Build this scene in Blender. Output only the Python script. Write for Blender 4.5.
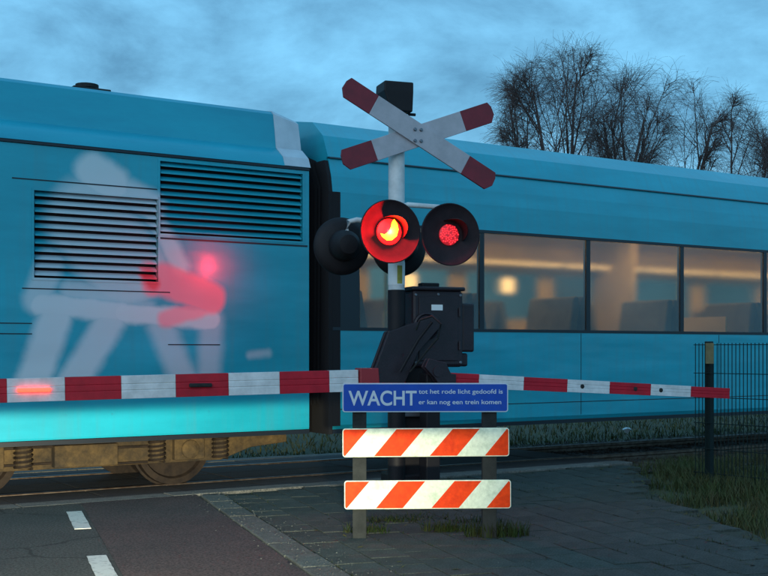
import bpy, math, random
from mathutils import Vector, Matrix
random.seed(7)
R = math.radians
scene = bpy.context.scene
for o in list(bpy.data.objects):
    bpy.data.objects.remove(o)

# ------------------------------------------------------------------ camera
F = 1150.0            # focal length in photograph pixels (768 wide)
CAMZ = 1.47           # eye height of a driver
HOR = 350.0           # horizon row in the photograph
cam_d = bpy.data.cameras.new('camera')
cam_d.sensor_width = 36
cam_d.lens = F / 768 * 36
cam_d.shift_y = (HOR - 288) / 768
cam_d.clip_end = 2000
cam = bpy.data.objects.new('camera', cam_d)
scene.collection.objects.link(cam)
cam.location = (0, 0, CAMZ)
cam.rotation_euler = (R(90), 0, 0)
scene.camera = cam

# ------------------------------------------------------------------ world: dusk sky with soft cloud
SUN_EL, SUN_AZ = 22, 200      # broad after-glow behind the camera
w = bpy.data.worlds.new('World')
scene.world = w
w.use_nodes = True
nt = w.node_tree
nt.nodes.clear()
def wn(t, **k):
    n = nt.nodes.new(t)
    for a, b in k.items():
        setattr(n, a, b)
    return n
sky = wn('ShaderNodeTexSky', sky_type='NISHITA')
sky.sun_disc = False
sky.sun_elevation = R(SUN_EL)
sky.sun_rotation = R(SUN_AZ)
sky.air_density = 1.6
sky.dust_density = 0.3
sky.ozone_density = 4.0
tc = wn('ShaderNodeTexCoord')
sep = wn('ShaderNodeSeparateXYZ')
nt.links.new(tc.outputs['Generated'], sep.inputs[0])
zz = wn('ShaderNodeMath', operation='MAXIMUM'); zz.inputs[1].default_value = 0.0
nt.links.new(sep.outputs[2], zz.inputs[0])
za = wn('ShaderNodeMath', operation='ADD'); za.inputs[1].default_value = 0.34
nt.links.new(zz.outputs[0], za.inputs[0])
dv = wn('ShaderNodeVectorMath', operation='DIVIDE')
cz = wn('ShaderNodeCombineXYZ')
for i in range(3):
    nt.links.new(za.outputs[0], cz.inputs[i])
nt.links.new(tc.outputs['Generated'], dv.inputs[0])
nt.links.new(cz.outputs[0], dv.inputs[1])
mp = wn('ShaderNodeMapping'); mp.inputs['Scale'].default_value = (1.0, 1.0, 1.9); mp.inputs['Rotation'].default_value = (0, 0, R(25))
mp.inputs['Location'].default_value = (1.3, 0.4, 0)
nt.links.new(tc.outputs['Generated'], mp.inputs[0])
n1 = wn('ShaderNodeTexNoise'); n1.inputs['Scale'].default_value = 6.0; n1.inputs['Detail'].default_value = 9; n1.inputs['Roughness'].default_value = 0.60; n1.inputs['Distortion'].default_value = 0.25
nt.links.new(mp.outputs[0], n1.inputs['Vector'])
rp = wn('ShaderNodeValToRGB')
rp.color_ramp.elements[0].position = 0.36; rp.color_ramp.elements[0].color = (0.0, 0.0, 0.0, 1)
rp.color_ramp.elements[1].position = 0.66; rp.color_ramp.elements[1].color = (1, 1, 1, 1)
nt.links.new(n1.outputs['Fac'], rp.inputs[0])
# thin cloud layer: a desaturated grey blue in front of the clear sky
hs = wn('ShaderNodeMix', data_type='RGBA', blend_type='MULTIPLY'); hs.inputs[0].default_value = 1.0
hs.inputs[7].default_value = (0.42, 0.95, 1.02, 1)
nt.links.new(sky.outputs[0], hs.inputs[6])
cl = wn('ShaderNodeMix', data_type='RGBA')
cl.inputs[6].default_value = (1.2, 3.2, 5.4, 1)      # cloud body
cl.inputs[7].default_value = (2.7, 7.1, 11.0, 1)     # thin bright cloud
nt.links.new(rp.outputs[0], cl.inputs[0])
mx = wn('ShaderNodeMix', data_type='RGBA'); mx.inputs[0].default_value = 0.88
nt.links.new(hs.outputs[2], mx.inputs[6])
nt.links.new(cl.outputs[2], mx.inputs[7])
bg = wn('ShaderNodeBackground'); bg.inputs['Strength'].default_value = 0.094
nt.links.new(mx.outputs[2], bg.inputs['Color'])
ow = wn('ShaderNodeOutputWorld')
nt.links.new(bg.outputs[0], ow.inputs[0])

# ------------------------------------------------------------------ sun (broad, overcast dusk)
sd = bpy.data.lights.new('sun', 'SUN')
sd.energy = 0.75
sd.angle = R(60)
sd.color = (0.93, 0.96, 1.0)
sun = bpy.data.objects.new('sun', sd)
scene.collection.objects.link(sun)
_v = Vector((math.sin(R(SUN_AZ)) * math.cos(R(SUN_EL)), math.cos(R(SUN_AZ)) * math.cos(R(SUN_EL)), math.sin(R(SUN_EL))))
sun.rotation_euler = _v.to_track_quat('Z', 'Y').to_euler()

vs = scene.view_settings
vs.view_transform = 'Standard'; vs.look = 'None'; vs.exposure = 0.15; vs.gamma = 1; vs.use_curve_mapping = False

# ------------------------------------------------------------------ frames of reference
U = Vector((1780.0, 1150.0, 0)).normalized()       # along the track, to the right
N = Vector((-U.y, U.x, 0))                         # across the track, away from the camera
D = Vector((-0.322, 0.947, 0)).normalized()        # along the road
Q = Vector((D.y, -D.x, 0))                         # across the road, to the right
RAIL = 11.82                                       # distance of the near rail
PC = RAIL + 0.75                                   # track centre
def trk(s, p, z=0.0): return U * s + N * p + Vector((0, 0, z))
def rd(q, r, z=0.0): return Q * q + D * r + Vector((0, 0, z))
def px(x, y, Y):                                   # photograph pixel + depth -> point
    return Vector(((x - 384) / F * Y, Y, CAMZ - (y - HOR) / F * Y))
def face(x, y, p):                                 # photograph pixel on the vertical plane at track distance p -> (s, z)
    k = (x - 384) / F
    Y = p / (N.x * k + N.y)
    return (U.x * k * Y + U.y * Y, CAMZ - (y - HOR) / F * Y)

# ------------------------------------------------------------------ headlights of the car the picture is taken from
def headlight(q, r, power):
    l = bpy.data.lights.new('headlight', 'SPOT')
    l.energy = power
    l.color = (1.0, 0.93, 0.66)
    l.spot_size = R(62); l.spot_blend = 0.9
    l.shadow_soft_size = 0.05
    l.use_nodes = True
    t = l.node_tree
    em = [n for n in t.nodes if n.type == 'EMISSION'][0]
    g = t.nodes.new('ShaderNodeNewGeometry')
    s = t.nodes.new('ShaderNodeSeparateXYZ')
    t.links.new(g.outputs['Incoming'], s.inputs[0])
    m = t.nodes.new('ShaderNodeMapRange')          # low-beam cut-off of the reflector
    m.inputs['From Min'].default_value = 0.012
    m.inputs['From Max'].default_value = 0.022
    m.inputs['To Min'].default_value = 1
    m.inputs['To Max'].default_value = 0.0
    t.links.new(s.outputs[2], m.inputs['Value'])
    t.links.new(m.outputs[0], em.inputs['Strength'])
    o = bpy.data.objects.new('headlight', l)
    scene.collection.objects.link(o)
    o.location = rd(q, r, 0.70)
    o.rotation_euler = (D * 1.0 - Q * 0.06 + Vector((0, 0, -0.03))).to_track_quat('-Z', 'Y').to_euler()
headlight(-0.25, 1.9, 3500)
headlight(0.95, 1.9, 3500)

# ------------------------------------------------------------------ materials
def mat(name, col, rough=0.6, metal=0.0, var=0.0, nscale=4.0, col2=None, bump=0.0, bscale=60.0, emit=None, estr=0.0,
        rnd=0.0, spec=0.5, stretch=(1, 1, 1), coat=0.0, ramp=(0.35, 0.7), speck=0.0, sscale=160.0, crack=0.0):
    m = bpy.data.materials.new(name)
    m.use_nodes = True
    t = m.node_tree
    b = t.nodes['Principled BSDF']
    b.inputs['Base Color'].default_value = (*col, 1)
    b.inputs['Roughness'].default_value = rough
    b.inputs['Metallic'].default_value = metal
    b.inputs['Specular IOR Level'].default_value = spec
    b.inputs['Coat Weight'].default_value = coat
    tcn = t.nodes.new('ShaderNodeTexCoord')
    mpn = t.nodes.new('ShaderNodeMapping'); mpn.inputs['Scale'].default_value = stretch
    t.links.new(tcn.outputs['Object'], mpn.inputs[0])
    cur = None
    if var > 0 or col2:
        c2 = col2 if col2 else tuple(c * (1 - var) for c in col)
        n = t.nodes.new('ShaderNodeTexNoise'); n.inputs['Scale'].default_value = nscale; n.inputs['Detail'].default_value = 8; n.inputs['Roughness'].default_value = 0.65
        t.links.new(mpn.outputs[0], n.inputs['Vector'])
        r = t.nodes.new('ShaderNodeValToRGB')
        r.color_ramp.elements[0].position = ramp[0]; r.color_ramp.elements[0].color = (*c2, 1)
        r.color_ramp.elements[1].position = ramp[1]; r.color_ramp.elements[1].color = (*col, 1)
        t.links.new(n.outputs['Fac'], r.inputs[0])
        cur = r.outputs[0]
    if rnd > 0:
        oi = t.nodes.new('ShaderNodeObjectInfo')
        mr = t.nodes.new('ShaderNodeMapRange'); mr.inputs['To Min'].default_value = 1 - rnd; mr.inputs['To Max'].default_value = 1 + rnd
        t.links.new(oi.outputs['Random'], mr.inputs['Value'])
        mm = t.nodes.new('ShaderNodeMix'); mm.data_type = 'RGBA'; mm.blend_type = 'MULTIPLY'; mm.inputs[0].default_value = 1
        if cur: t.links.new(cur, mm.inputs[6])
        else: mm.inputs[6].default_value = (*col, 1)
        cmb = t.nodes.new('ShaderNodeCombineXYZ')
        for i in range(3): t.links.new(mr.outputs[0], cmb.inputs[i])
        t.links.new(cmb.outputs[0], mm.inputs[7])
        cur = mm.outputs[2]
    if crack > 0:
        wn_ = t.nodes.new('ShaderNodeTexNoise'); wn_.inputs['Scale'].default_value = 3; wn_.inputs['Detail'].default_value = 5
        t.links.new(mpn.outputs[0], wn_.inputs['Vector'])
        av = t.nodes.new('ShaderNodeMix'); av.data_type = 'VECTOR'; av.inputs[0].default_value = .22
        t.links.new(mpn.outputs[0], av.inputs[4]); t.links.new(wn_.outputs['Color'], av.inputs[5])
        vo = t.nodes.new('ShaderNodeTexVoronoi'); vo.feature = 'DISTANCE_TO_EDGE'; vo.inputs['Scale'].default_value = .9
        t.links.new(av.outputs[1], vo.inputs['Vector'])
        mr = t.nodes.new('ShaderNodeMapRange'); mr.inputs['From Min'].default_value = .004; mr.inputs['From Max'].default_value = .014; mr.inputs['To Min'].default_value = 1 - crack; mr.inputs['To Max'].default_value = 1
        t.links.new(vo.outputs['Distance'], mr.inputs['Value'])
        mm = t.nodes.new('ShaderNodeMix'); mm.data_type = 'RGBA'; mm.blend_type = 'MULTIPLY'; mm.inputs[0].default_value = 1
        if cur: t.links.new(cur, mm.inputs[6])
        else: mm.inputs[6].default_value = (*col, 1)
        cmb = t.nodes.new('ShaderNodeCombineXYZ')
        for i in range(3): t.links.new(mr.outputs[0], cmb.inputs[i])
        t.links.new(cmb.outputs[0], mm.inputs[7])
        cur = mm.outputs[2]
    if speck > 0:
        n = t.nodes.new('ShaderNodeTexNoise'); n.inputs['Scale'].default_value = sscale; n.inputs['Detail'].default_value = 3; n.inputs['Roughness'].default_value = 0.7
        t.links.new(mpn.outputs[0], n.inputs['Vector'])
        mr = t.nodes.new('ShaderNodeMapRange'); mr.inputs['From Min'].default_value = .35; mr.inputs['From Max'].default_value = .68
        mr.inputs['To Min'].default_value = 1 - speck; mr.inputs['To Max'].default_value = 1 + speck
        t.links.new(n.outputs['Fac'], mr.inputs['Value'])
        mm = t.nodes.new('ShaderNodeMix'); mm.data_type = 'RGBA'; mm.blend_type = 'MULTIPLY'; mm.inputs[0].default_value = 1
        if cur: t.links.new(cur, mm.inputs[6])
        else: mm.inputs[6].default_value = (*col, 1)
        cmb = t.nodes.new('ShaderNodeCombineXYZ')
        for i in range(3): t.links.new(mr.outputs[0], cmb.inputs[i])
        t.links.new(cmb.outputs[0], mm.inputs[7])
        cur = mm.outputs[2]
    if cur: t.links.new(cur, b.inputs['Base Color'])
    if bump > 0:
        n = t.nodes.new('ShaderNodeTexNoise'); n.inputs['Scale'].default_value = bscale; n.inputs['Detail'].default_value = 4
        t.links.new(mpn.outputs[0], n.inputs['Vector'])
        bp = t.nodes.new('ShaderNodeBump'); bp.inputs['Strength'].default_value = bump; bp.inputs['Distance'].default_value = 0.01
        t.links.new(n.outputs['Fac'], bp.inputs['Height'])
        t.links.new(bp.outputs[0], b.inputs['Normal'])
    if emit:
        b.inputs['Emission Color'].default_value = (*emit, 1)
        b.inputs['Emission Strength'].default_value = estr
    return m

M = {}
M['asphalt'] = mat('asphalt', (0.055, 0.057, 0.052), 0.85, col2=(0.035, 0.037, 0.036), nscale=1.2, bump=0.8, bscale=140, spec=0.3, speck=.75, sscale=55, crack=.6)
M['cycle'] = mat('cycle_asphalt', (0.070, 0.046, 0.043), 0.85, col2=(0.045, 0.034, 0.033), nscale=1.5, bump=0.8, bscale=140, spec=0.3, speck=.7, sscale=55)
M['paint'] = mat('road_paint', (0.50, 0.50, 0.45), 0.7, col2=(0.16, 0.16, 0.15), nscale=14, bump=0.3, ramp=(0.30, 0.48))
M['kerb'] = mat('kerb_concrete', (0.088, 0.091, 0.082), 0.9, col2=(0.042, 0.048, 0.040), nscale=7, bump=0.6, bscale=90, rnd=0.2, speck=.5, sscale=70)
M['tile'] = mat('paving_tile', (0.055, 0.062, 0.054), 0.9, col2=(0.032, 0.040, 0.033), nscale=5, bump=0.6, bscale=110, rnd=0.16, spec=0.3, speck=.5, sscale=70)
M['bed'] = mat('paving_bed', (0.036, 0.042, 0.028), 0.95, col2=(0.022, 0.030, 0.016), nscale=8, bump=0.8, bscale=80, speck=.5, sscale=60)
M['concrete'] = mat('concrete', (0.17, 0.165, 0.145), 0.9, col2=(0.08, 0.08, 0.07), nscale=5, bump=0.5, bscale=70, rnd=0.15, speck=.4, sscale=60)
M['rubber'] = mat('crossing_rubber', (0.032, 0.029, 0.028), 0.8, col2=(0.018, 0.017, 0.018), nscale=5, bump=0.6, bscale=60, rnd=0.2)
M['rail'] = mat('rail_steel', (0.24, 0.19, 0.15), 0.4, metal=0.7, col2=(0.10, 0.06, 0.04), nscale=10)
M['ballast'] = mat('ballast', (0.085, 0.075, 0.06), 0.95, col2=(0.03, 0.028, 0.024), nscale=22, bump=1.0, bscale=40)
M['ground'] = mat('ground', (0.060, 0.068, 0.026), 0.95, col2=(0.032, 0.036, 0.018), nscale=1.6, bump=1.0, bscale=25)
M['sleeper'] = mat('sleeper', (0.12, 0.11, 0.10), 0.9, var=0.5, nscale=6)
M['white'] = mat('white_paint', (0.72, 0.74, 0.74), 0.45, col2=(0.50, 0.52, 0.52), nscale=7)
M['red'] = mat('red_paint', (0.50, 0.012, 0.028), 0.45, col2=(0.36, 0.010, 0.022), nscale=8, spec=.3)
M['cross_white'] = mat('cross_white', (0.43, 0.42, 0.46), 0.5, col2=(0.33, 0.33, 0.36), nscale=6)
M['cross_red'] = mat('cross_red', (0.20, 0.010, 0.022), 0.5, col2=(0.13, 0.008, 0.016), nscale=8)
M['black'] = mat('black_paint', (0.007, 0.006, 0.008), 0.6, col2=(0.012, 0.010, 0.012), nscale=6, spec=.3)
M['dish'] = mat('lamp_dish', (0.030, 0.020, 0.024), 0.7, col2=(0.018, 0.013, 0.016), nscale=7, spec=.2)
M['machine'] = mat('machine_lamp_tint', (0.022, 0.012, 0.018), 0.55, col2=(0.010, 0.006, 0.010), nscale=5, bump=0.2)  # near-black paint with the red lamp's maroon cast put into its colour
M['galv'] = mat('galvanised', (0.032, 0.036, 0.035), 0.7, metal=0.0, col2=(0.018, 0.021, 0.021), nscale=9, bump=0.2, spec=.12)
M['bolt'] = mat('bolt_steel', (0.20, 0.20, 0.22), 0.4, metal=0.8)
M['sticker'] = mat('yellow_label', (0.42, 0.40, 0.06), 0.5, var=0.4, nscale=20)
M['plate'] = mat('plate_white', (0.75, 0.78, 0.78), 0.5)
M['sign_blue'] = mat('sign_blue', (0.010, 0.075, 0.42), 0.5, col2=(0.008, 0.060, 0.34), nscale=5, spec=.2)
M['sign_white'] = mat('sign_lettering', (0.52, 0.58, 0.64), 0.5)
M['board_white'] = mat('board_white', (0.78, 0.82, 0.62), 0.6, col2=(0.56, 0.62, 0.45), nscale=13, ramp=(0.32, 0.52), spec=.2, speck=.10, sscale=30)
M['board_orange'] = mat('board_orange', (0.92, 0.060, 0.003), 0.6, col2=(0.70, 0.036, 0.002), nscale=16, spec=.15, speck=.08, sscale=30)
M['fence'] = mat('fence_green', (0.007, 0.016, 0.016), 0.6, spec=.2)
M['tag'] = mat('fence_plate', (0.20, 0.18, 0.09), 0.6, var=0.4, nscale=12)
M['grass'] = mat('grass', (0.040, 0.075, 0.020), 0.8, col2=(0.075, 0.066, 0.030), nscale=2.2, spec=0.2)
M['weed'] = mat('weed', (0.018, 0.038, 0.010), 0.8, col2=(0.032, 0.036, 0.014), nscale=9, spec=0.1)
M['drygrass'] = mat('dry_grass', (0.095, 0.085, 0.030), 0.9, col2=(0.040, 0.055, 0.018), nscale=0.8, spec=0.2)
M['bark'] = mat('bark', (0.085, 0.070, 0.066), 0.9, col2=(0.045, 0.036, 0.036), nscale=3)
M['twig'] = mat('twig', (0.085, 0.062, 0.058), 0.9)
M['seat'] = mat('seat_fabric', (0.13, 0.12, 0.10), 0.9, var=0.4, nscale=6)
M['interior'] = mat('interior_panel', (0.62, 0.47, 0.28), 0.7, var=.25, nscale=1.3)
M['frame'] = mat('window_frame', (0.010, 0.014, 0.020), 0.35)
M['under'] = mat('underframe', (0.115, 0.070, 0.022), 0.9, col2=(0.022, 0.016, 0.010), nscale=2.4, bump=.3, speck=.3, sscale=14)
M['wheel'] = mat('wheel_steel', (0.040, 0.028, 0.020), 0.7, metal=0.2, col2=(0.016, 0.012, 0.011), nscale=8, spec=.2)
M['bellows'] = mat('bellows', (0.006, 0.006, 0.008), 0.9)
M['traingrey'] = mat('fairing_white', (0.50, 0.60, 0.66), 0.35, col2=(0.38, 0.47, 0.53), nscale=3)
M['warm'] = mat('train_light', (0.8, 0.7, 0.5), 0.5, emit=(1.0, 0.64, 0.28), estr=2.2)
M['warmceil'] = mat('ceiling_lamp', (0.8, 0.7, 0.5), 0.5, emit=(1.0, 0.66, 0.30), estr=13.0)
M['lens_on'] = mat('lens_lit', (0.6, 0.02, 0.02), 0.3, emit=(1.0, 0.006, 0.006), estr=5.0)
M['lens_rear'] = mat('lens_rear', (0.6, 0.02, 0.02), 0.3, emit=(1.0, 0.006, 0.006), estr=2.0)
M['lens_core'] = mat('lens_core', (0.8, 0.5, 0.1), 0.3, emit=(1.0, 0.36, 0.001), estr=6.0)
M['lens_dim'] = mat('lens_dim', (0.5, 0.02, 0.03), 0.3, emit=(1.0, 0.03, 0.05), estr=0.25)
M['led'] = mat('led', (0.7, 0.02, 0.03), 0.3, emit=(1.0, 0.035, 0.05), estr=1.1)
M['boomlamp'] = mat('boom_lamp', (0.8, 0.1, 0.1), 0.3, emit=(1.0, 0.032, 0.012), estr=6.0)
M['lampbody'] = mat('lamp_body', (0.30, 0.02, 0.025), 0.4)

# glass of the coach: mostly clear, mirrors more at grazing angles
g = bpy.data.materials.new('coach_glass'); g.use_nodes = True
t = g.node_tree; t.nodes.clear()
tr = t.nodes.new('ShaderNodeBsdfRefraction'); tr.inputs['Color'].default_value = (0.70, 0.68, 0.62, 1); tr.inputs['Roughness'].default_value = 0.17; tr.inputs['IOR'].default_value = 1.3
gl = t.nodes.new('ShaderNodeBsdfGlossy'); gl.inputs['Roughness'].default_value = 0.06; gl.inputs[0].default_value = (0.8, 0.85, 0.9, 1)
lw = t.nodes.new('ShaderNodeLayerWeight'); lw.inputs[0].default_value = 0.5
pwn = t.nodes.new('ShaderNodeMath'); pwn.operation = 'POWER'; pwn.inputs[1].default_value = 4.0
t.links.new(lw.outputs['Facing'], pwn.inputs[0])
fr = t.nodes.new('ShaderNodeMath'); fr.operation = 'MULTIPLY_ADD'; fr.inputs[1].default_value = 0.9; fr.inputs[2].default_value = 0.08
t.links.new(pwn.outputs[0], fr.inputs[0])
ms = t.nodes.new('ShaderNodeMixShader')
om = t.nodes.new('ShaderNodeOutputMaterial')
t.links.new(fr.outputs[0], ms.inputs[0]); t.links.new(tr.outputs[0], ms.inputs[1]); t.links.new(gl.outputs[0], ms.inputs[2]); t.links.new(ms.outputs[0], om.inputs[0])
M['glass'] = g

# train paint; the power car carries a large faded print of a seated figure
PF = PC - 1.475            # track distance of the near side of the train
def train_paint(name, base, printed):
    m = bpy.data.materials.new(name); m.use_nodes = True
    t = m.node_tree
    b = t.nodes['Principled BSDF']
    b.inputs['Roughness'].default_value = 0.30
    b.inputs['Coat Weight'].default_value = 0.25
    b.inputs['Coat Roughness'].default_value = 0.12
    tcn = t.nodes.new('ShaderNodeTexCoord')
    mpn = t.nodes.new('ShaderNodeMapping'); mpn.inputs['Scale'].default_value = (0.5, 1, 2.2)
    t.links.new(tcn.outputs['Object'], mpn.inputs[0])
    n = t.nodes.new('ShaderNodeTexNoise'); n.inputs['Scale'].default_value = 1.7; n.inputs['Detail'].default_value = 8; n.inputs['Roughness'].default_value = 0.6
    t.links.new(mpn.outputs[0], n.inputs['Vector'])
    r = t.nodes.new('ShaderNodeValToRGB')
    r.color_ramp.elements[0].position = 0.3; r.color_ramp.elements[0].color = (*[c * 0.78 for c in base], 1)
    r.color_ramp.elements[1].position = 0.7; r.color_ramp.elements[1].color = (*base, 1)
    t.links.new(n.outputs['Fac'], r.inputs[0])
    cur = r.outputs[0]
    def math_(op, a, bb=None, clamp=False):
        k = t.nodes.new('ShaderNodeMath'); k.operation = op; k.use_clamp = clamp
        for i, v in enumerate((a, bb)):
            if v is None: continue
            if isinstance(v, (int, float)): k.inputs[i].default_value = v
            else: t.links.new(v, k.inputs[i])
        return k.outputs[0]
    wv_ = t.nodes.new('ShaderNodeTexNoise'); wv_.inputs['Scale'].default_value = 1.3; wv_.inputs['Detail'].default_value = 2
    t.links.new(mpn.outputs[0], wv_.inputs['Vector'])
    bpw = t.nodes.new('ShaderNodeBump'); bpw.inputs['Strength'].default_value = .35; bpw.inputs['Distance'].default_value = .03
    t.links.new(wv_.outputs['Fac'], bpw.inputs['Height'])
    t.links.new(bpw.outputs[0], b.inputs['Normal']); t.links.new(bpw.outputs[0], b.inputs['Coat Normal'])
    # fine vertical dirt runs
    mp2 = t.nodes.new('ShaderNodeMapping'); mp2.inputs['Scale'].default_value = (9, 1, 0.5)
    t.links.new(tcn.outputs['Object'], mp2.inputs[0])
    n2 = t.nodes.new('ShaderNodeTexNoise'); n2.inputs['Scale'].default_value = 1.5; n2.inputs['Detail'].default_value = 5
    t.links.new(mp2.outputs[0], n2.inputs['Vector'])
    dirt = math_('MULTIPLY', math_('SUBTRACT', n2.outputs['Fac'], 0.46, True), 1.6, True)
    mxd = t.nodes.new('ShaderNodeMix'); mxd.data_type = 'RGBA'
    t.links.new(dirt, mxd.inputs[0]); t.links.new(cur, mxd.inputs[6]); mxd.inputs[7].default_value = (base[0] + .03, base[1] * .75, base[2] * .7, 1)
    cur = mxd.outputs[2]
    if printed:
        sp = t.nodes.new('ShaderNodeSeparateXYZ')
        t.links.new(tcn.outputs['Object'], sp.inputs[0])
        X, Z = sp.outputs[0], sp.outputs[2]
        wob = t.nodes.new('ShaderNodeTexNoise'); wob.inputs['Scale'].default_value = 7; wob.inputs['Detail'].default_value = 4
        t.links.new(tcn.outputs['Object'], wob.inputs['Vector'])
        wo = math_('MULTIPLY', math_('SUBTRACT', wob.outputs['Fac'], 0.5), 0.05)
        def capsule(a, c, rad, amt, soft=0.13):
            (ax, az), (cx, cz_) = face(*a, PF), face(*c, PF)
            rad = rad / 100.0
            dx, dz = cx - ax, cz_ - az
            L2 = dx * dx + dz * dz + 1e-6
            px_, pz_ = math_('SUBTRACT', X, ax), math_('SUBTRACT', Z, az)
            h = math_('MULTIPLY', math_('ADD', math_('MULTIPLY', px_, dx), math_('MULTIPLY', pz_, dz)), 1 / L2, True)
            ex = math_('SUBTRACT', px_, math_('MULTIPLY', h, dx)); ez = math_('SUBTRACT', pz_, math_('MULTIPLY', h, dz))
            d = math_('SQRT', math_('ADD', math_('MULTIPLY', ex, ex), math_('MULTIPLY', ez, ez)))
            k = t.nodes.new('ShaderNodeMapRange'); k.interpolation_type = 'SMOOTHSTEP'
            t.links.new(math_('ADD', d, wo), k.inputs['Value'])
            soft = soft * .62
            k.inputs['From Min'].default_value = max(rad - soft * .5, 0); k.inputs['From Max'].default_value = rad + soft * .5
            k.inputs['To Min'].default_value = amt * .92; k.inputs['To Max'].default_value = 0
            return k.outputs[0]
        def union(lst):
            o = capsule(*lst[0])
            for l in lst[1:]:
                o = math_('MAXIMUM', o, capsule(*l))
            return o
        pale = union([((94, 172), (112, 184), 19, .80, .20), ((116, 188), (152, 206), 15, .66, .2), ((92, 222), (124, 264), 44, .66, .34),
                      ((150, 208), (180, 266), 10, .70, .18), ((52, 262), (36, 300), 13, .60, .2), ((40, 304), (122, 312), 11, .80, .14),
                      ((122, 313), (212, 320), 10, .85, .12), ((56, 316), (32, 384), 16, .78, .20), ((112, 318), (70, 388), 15, .72, .20),
                      ((160, 324), (186, 384), 14, .52, .26), ((212, 322), (208, 384), 13, .46, .26), ((250, 355), (268, 353), 4, .4),
                      ((70, 290), (124, 296), 10, .6, .2), ((118, 300), (150, 306), 6, .45, .2)])
        pink_lamplight = union([((164, 280), (210, 298), 17, .92, .14), ((214, 304), (166, 319), 9, .80, .12), ((150, 272), (153, 286), 11, .97, .12)])  # arm and knee arc of the figure, red lamp light painted in
        lamp_reflection = union([((149, 276), (153, 284), 7, .95, .12)])  # red lamp's reflection on the train side, painted as a saturated spot
        for fac, colr in ((pale, (0.64, 0.71, 0.73)), (pink_lamplight, (0.97, 0.22, 0.28)), (lamp_reflection, (0.95, 0.03, 0.05))):
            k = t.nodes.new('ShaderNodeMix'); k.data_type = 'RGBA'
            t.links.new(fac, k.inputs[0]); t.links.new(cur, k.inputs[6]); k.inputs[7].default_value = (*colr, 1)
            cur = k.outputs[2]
    t.links.new(cur, b.inputs['Base Color'])
    return m
BLUE = (0.011, 0.36, 0.475)
M['train'] = train_paint('train_paint', BLUE, False)
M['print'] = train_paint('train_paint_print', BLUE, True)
M['trainroof'] = mat('train_roof', (0.012, 0.36, 0.475), 0.36, col2=(0.011, 0.28, 0.39), nscale=1.4, stretch=(0.5, 1, 2))

# ------------------------------------------------------------------ mesh helpers
class MB:
    def __init__(s): s.v = []; s.f = []
    def add(s, vs, fs):
        b = len(s.v); s.v += [tuple(v) for v in vs]; s.f += [tuple(i + b for i in f) for f in fs]; return s
    def box(s, x0, x1, y0, y1, z0, z1, m=None):
        vs = [Vector((x, y, z)) for z in (z0, z1) for y in (y0, y1) for x in (x0, x1)]
        if m: vs = [m @ v for v in vs]
        return s.add(vs, [(0, 2, 3, 1), (4, 5, 7, 6), (0, 1, 5, 4), (2, 6, 7, 3), (0, 4, 6, 2), (1, 3, 7, 5)])
    def extrude(s, prof, o, a, b, e, L):            # closed profile [(i,j)] in axes a,b from origin o, swept along e by L
        o, a, b, e = Vector(o), Vector(a), Vector(b), Vector(e)
        n = len(prof)
        vs = [o + a * i + b * j for i, j in prof] + [o + a * i + b * j + e * L for i, j in prof]
        fs = [tuple(range(n)), tuple(range(2 * n - 1, n - 1, -1))] + [(i, i + n, (i + 1) % n + n, (i + 1) % n) for i in range(n)]
        return s.add(vs, fs)
    def tube(s, pts, rad, sides=8, cap=True):
        pts = [Vector(p) for p in pts]
        if isinstance(rad, (int, float)): rad = [rad] * len(pts)
        vs, fs = [], []
        for i, p in enumerate(pts):
            d = (pts[min(i + 1, len(pts) - 1)] - pts[max(i - 1, 0)]).normalized()
            ref = Vector((0, 0, 1)) if abs(d.z) < 0.9 else Vector((1, 0, 0))
            a = d.cross(ref).normalized(); b = d.cross(a)
            for k in range(sides):
                t = 2 * math.pi * k / sides
                vs.append(p + (a * math.cos(t) + b * math.sin(t)) * rad[i])
        for i in range(len(pts) - 1):
            for k in range(sides):
                k2 = (k + 1) % sides
                fs.append((i * sides + k, i * sides + k2, (i + 1) * sides + k2, (i + 1) * sides + k))
        if cap:
            fs.append(tuple(range(sides - 1, -1, -1))); fs.append(tuple((len(pts) - 1) * sides + k for k in range(sides)))
        return s.add(vs, fs)
    def lathe(s, o, ax, prof, sides=32):            # prof = [(radius, height along ax)]
        o = Vector(o); ax = Vector(ax).normalized()
        return s.tube2([o + ax * h for r, h in prof], [r for r, h in prof], ax, sides)
    def tube2(s, pts, rad, ax, sides):
        ref = Vector((0, 0, 1)) if abs(ax.z) < 0.9 else Vector((1, 0, 0))
        a = ax.cross(ref).normalized(); b = ax.cross(a)
        vs, fs = [], []
        for p, r in zip(pts, rad):
            for k in range(sides):
                t = 2 * math.pi * k / sides
                vs.append(p + (a * math.cos(t) + b * math.sin(t)) * max(r, 1e-4))
        for i in range(len(pts) - 1):
            for k in range(sides):
                k2 = (k + 1) % sides
                fs.append((i * sides + k, i * sides + k2, (i + 1) * sides + k2, (i + 1) * sides + k))
        fs.append(tuple(range(sides - 1, -1, -1))); fs.append(tuple((len(pts) - 1) * sides + k for k in range(sides)))
        return s.add(vs, fs)
    def build(s, name, m, parent=None, smooth=False, bevel=0.0):
        me = bpy.data.meshes.new(name)
        me.from_pydata(s.v, [], s.f)
        me.validate()
        import bmesh
        bm = bmesh.new(); bm.from_mesh(me); bmesh.ops.recalc_face_normals(bm, faces=bm.faces); bm.to_mesh(me); bm.free()
        me.materials.append(M[m])
        if smooth:
            me.shade_smooth()
            me.set_sharp_from_angle(angle=R(40))
        o = bpy.data.objects.new(name, me)
        scene.collection.objects.link(o)
        o.parent = parent
        if bevel:
            bv = o.modifiers.new('bevel', 'BEVEL'); bv.width = bevel; bv.segments = 2; bv.limit_method = 'ANGLE'; bv.angle_limit = R(35)
        return o
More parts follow.
